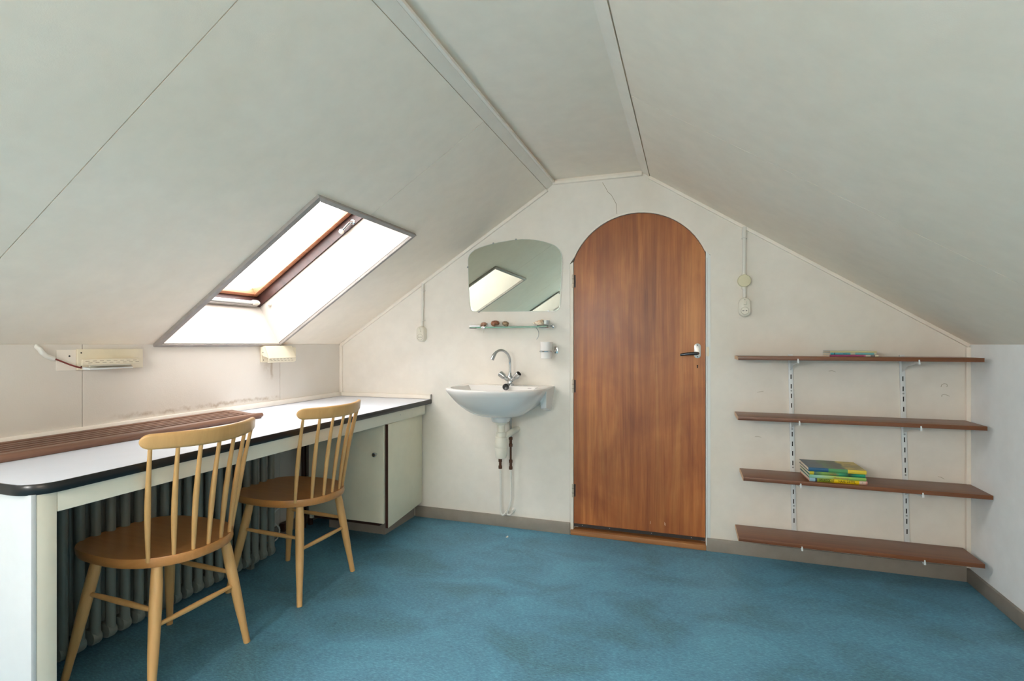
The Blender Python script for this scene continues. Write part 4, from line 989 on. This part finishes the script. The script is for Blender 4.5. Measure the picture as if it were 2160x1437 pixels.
lettering(s3, 'iiillinniini iiniiniiniin', .0085, .015, -.0936, .0072, red, .95)
zb += .0153
m2 = grad('spine_green_jungle', [(0, (206, 190, 40)), (.08, (200, 184, 40)), (.10, (60, 96, 96)), (.25, (126, 164, 76)), (.45, (110, 130, 74)), (.55, (60, 160, 116)), (.72, (40, 56, 30)), (.82, (30, 140, 104))], 'X', .10, -w / 2, w / 2)
b2, s2 = book((bxc - .004, byc - .001, zb), w - .008, .184, .0150, radians(2.8), plain('cover_green', (44, 120, 84), .35), m2, 'green book with yellow spine corner just under the top book', G1)
lettering(s2, 'ii nn  iiiu in', .0090, -.012, -.0926, .0075, red, .95)
zb += .0153
def cover1():
    m, nt, b = newmat('cover_blue_green_yellow'); sx = N(nt, 'ShaderNodeSeparateXYZ'); nt.links.new(coords(nt), sx.inputs[0]); X, Yc = sx.outputs['X'], sx.outputs['Y']
    f = math_(nt, 'ADD', math_(nt, 'DIVIDE', math_(nt, 'ADD', X, w / 2), w), math_(nt, 'MULTIPLY', math_(nt, 'SUBTRACT', noise(nt, coords(nt), 16, 3), .5), .22))
    c = ramp(nt, f, [(0, lin((44, 76, 96))), (.26, lin((66, 88, 96))), (.34, lin((70, 112, 70))), (.55, lin((56, 74, 54))), (.66, lin((60, 80, 50))), (.70, lin((196, 172, 64))), (1, lin((196, 172, 64)))])
    dk = ramp(nt, noise(nt, coords(nt, (1, 2, 1)), 14, 3), [(.5, (0, 0, 0, 1)), (.56, (1, 1, 1, 1))])
    c = mixc(nt, math_(nt, 'MULTIPLY', dk, .45), c, lin((60, 62, 44)))
    nt.links.new(c, b.inputs['Base Color']); b.inputs['Roughness'].default_value = .3; return m
m1 = grad('spine_blue_green_yellow', [(0, (40, 92, 128)), (.35, (86, 152, 96)), (.68, (222, 196, 60))], 'X', 0, -w / 2, w / 2)
b1, s1_ = book((bxc - .003, byc, zb), w, .188, .0175, radians(1.6), cover1(), m1, 'top book of the bright stack, blue green and yellow cover', G1)
lettering(s1_, '~~~', .006, .065, -.0946, .0085, plain('brown_print', (120, 104, 40), .6), 1.0)

G2 = 'thin books on the topmost shelf'
zb = 1.0407
w = .196
b5, s5 = book((.727, 2.905, zb), w, .155, .0085, radians(-1.0), plain('cover_pink_white', (214, 200, 190), .4), grad('spine_magenta', [(0, (168, 76, 118)), (.70, (196, 110, 140)), (.74, (222, 210, 196)), (.84, (130, 124, 124)), (.93, (226, 222, 196))], 'X', 0, -w / 2, w / 2),
              'bottom book of the top-shelf pile, magenta spine', G2)
zb += .0088
w = .186
b6, s6 = book((.722, 2.903, zb), w, .152, .0095, radians(1.0), plain('cover_pale_blue', (190, 206, 206), .4), grad('spine_cyan', [(0, (70, 172, 186)), (.08, (56, 70, 84)), (.10, (98, 176, 192)), (.44, (198, 202, 178)), (.54, (120, 186, 192)), (.95, (216, 210, 186))], 'X', 0, -w / 2, w / 2),
              'middle book of the top-shelf pile, cyan spine', G2)
lettering(s6, 'iiiiiiiiiiiii iiii ii', .0065, -.028, -.0766, .0048, plain('dark_cyan_print', (42, 112, 130), .5), .95)
zb += .0098
b7, s7 = book((.724, 2.904, zb), .188, .154, .0085, radians(-.4), plain('cover_grey_blue', (96, 124, 134), .35), plain('spine_cream', (206, 198, 152), .5),
              'top book of the top-shelf pile, cream spine and grey blue cover', G2)

# small white paint fleck on the floor
fl = MB().add([(-.992, 2.806, .0), (-.984, 2.800, .0), (-.978, 2.812, .0), (-.986, 2.832, .0), (-.990, 2.826, .0), (-.992, 2.806, .001), (-.984, 2.800, .001), (-.978, 2.812, .001), (-.986, 2.832, .001), (-.990, 2.826, .001)],
              [(0, 1, 2, 3, 4), (9, 8, 7, 6, 5)] + [(i, (i + 1) % 5, 5 + (i + 1) % 5, 5 + i) for i in range(5)]).build('paper_scrap', M['white'], smooth=0)
single(fl, 'tiny white paper scrap on the blue floor before the basin', 'scrap')
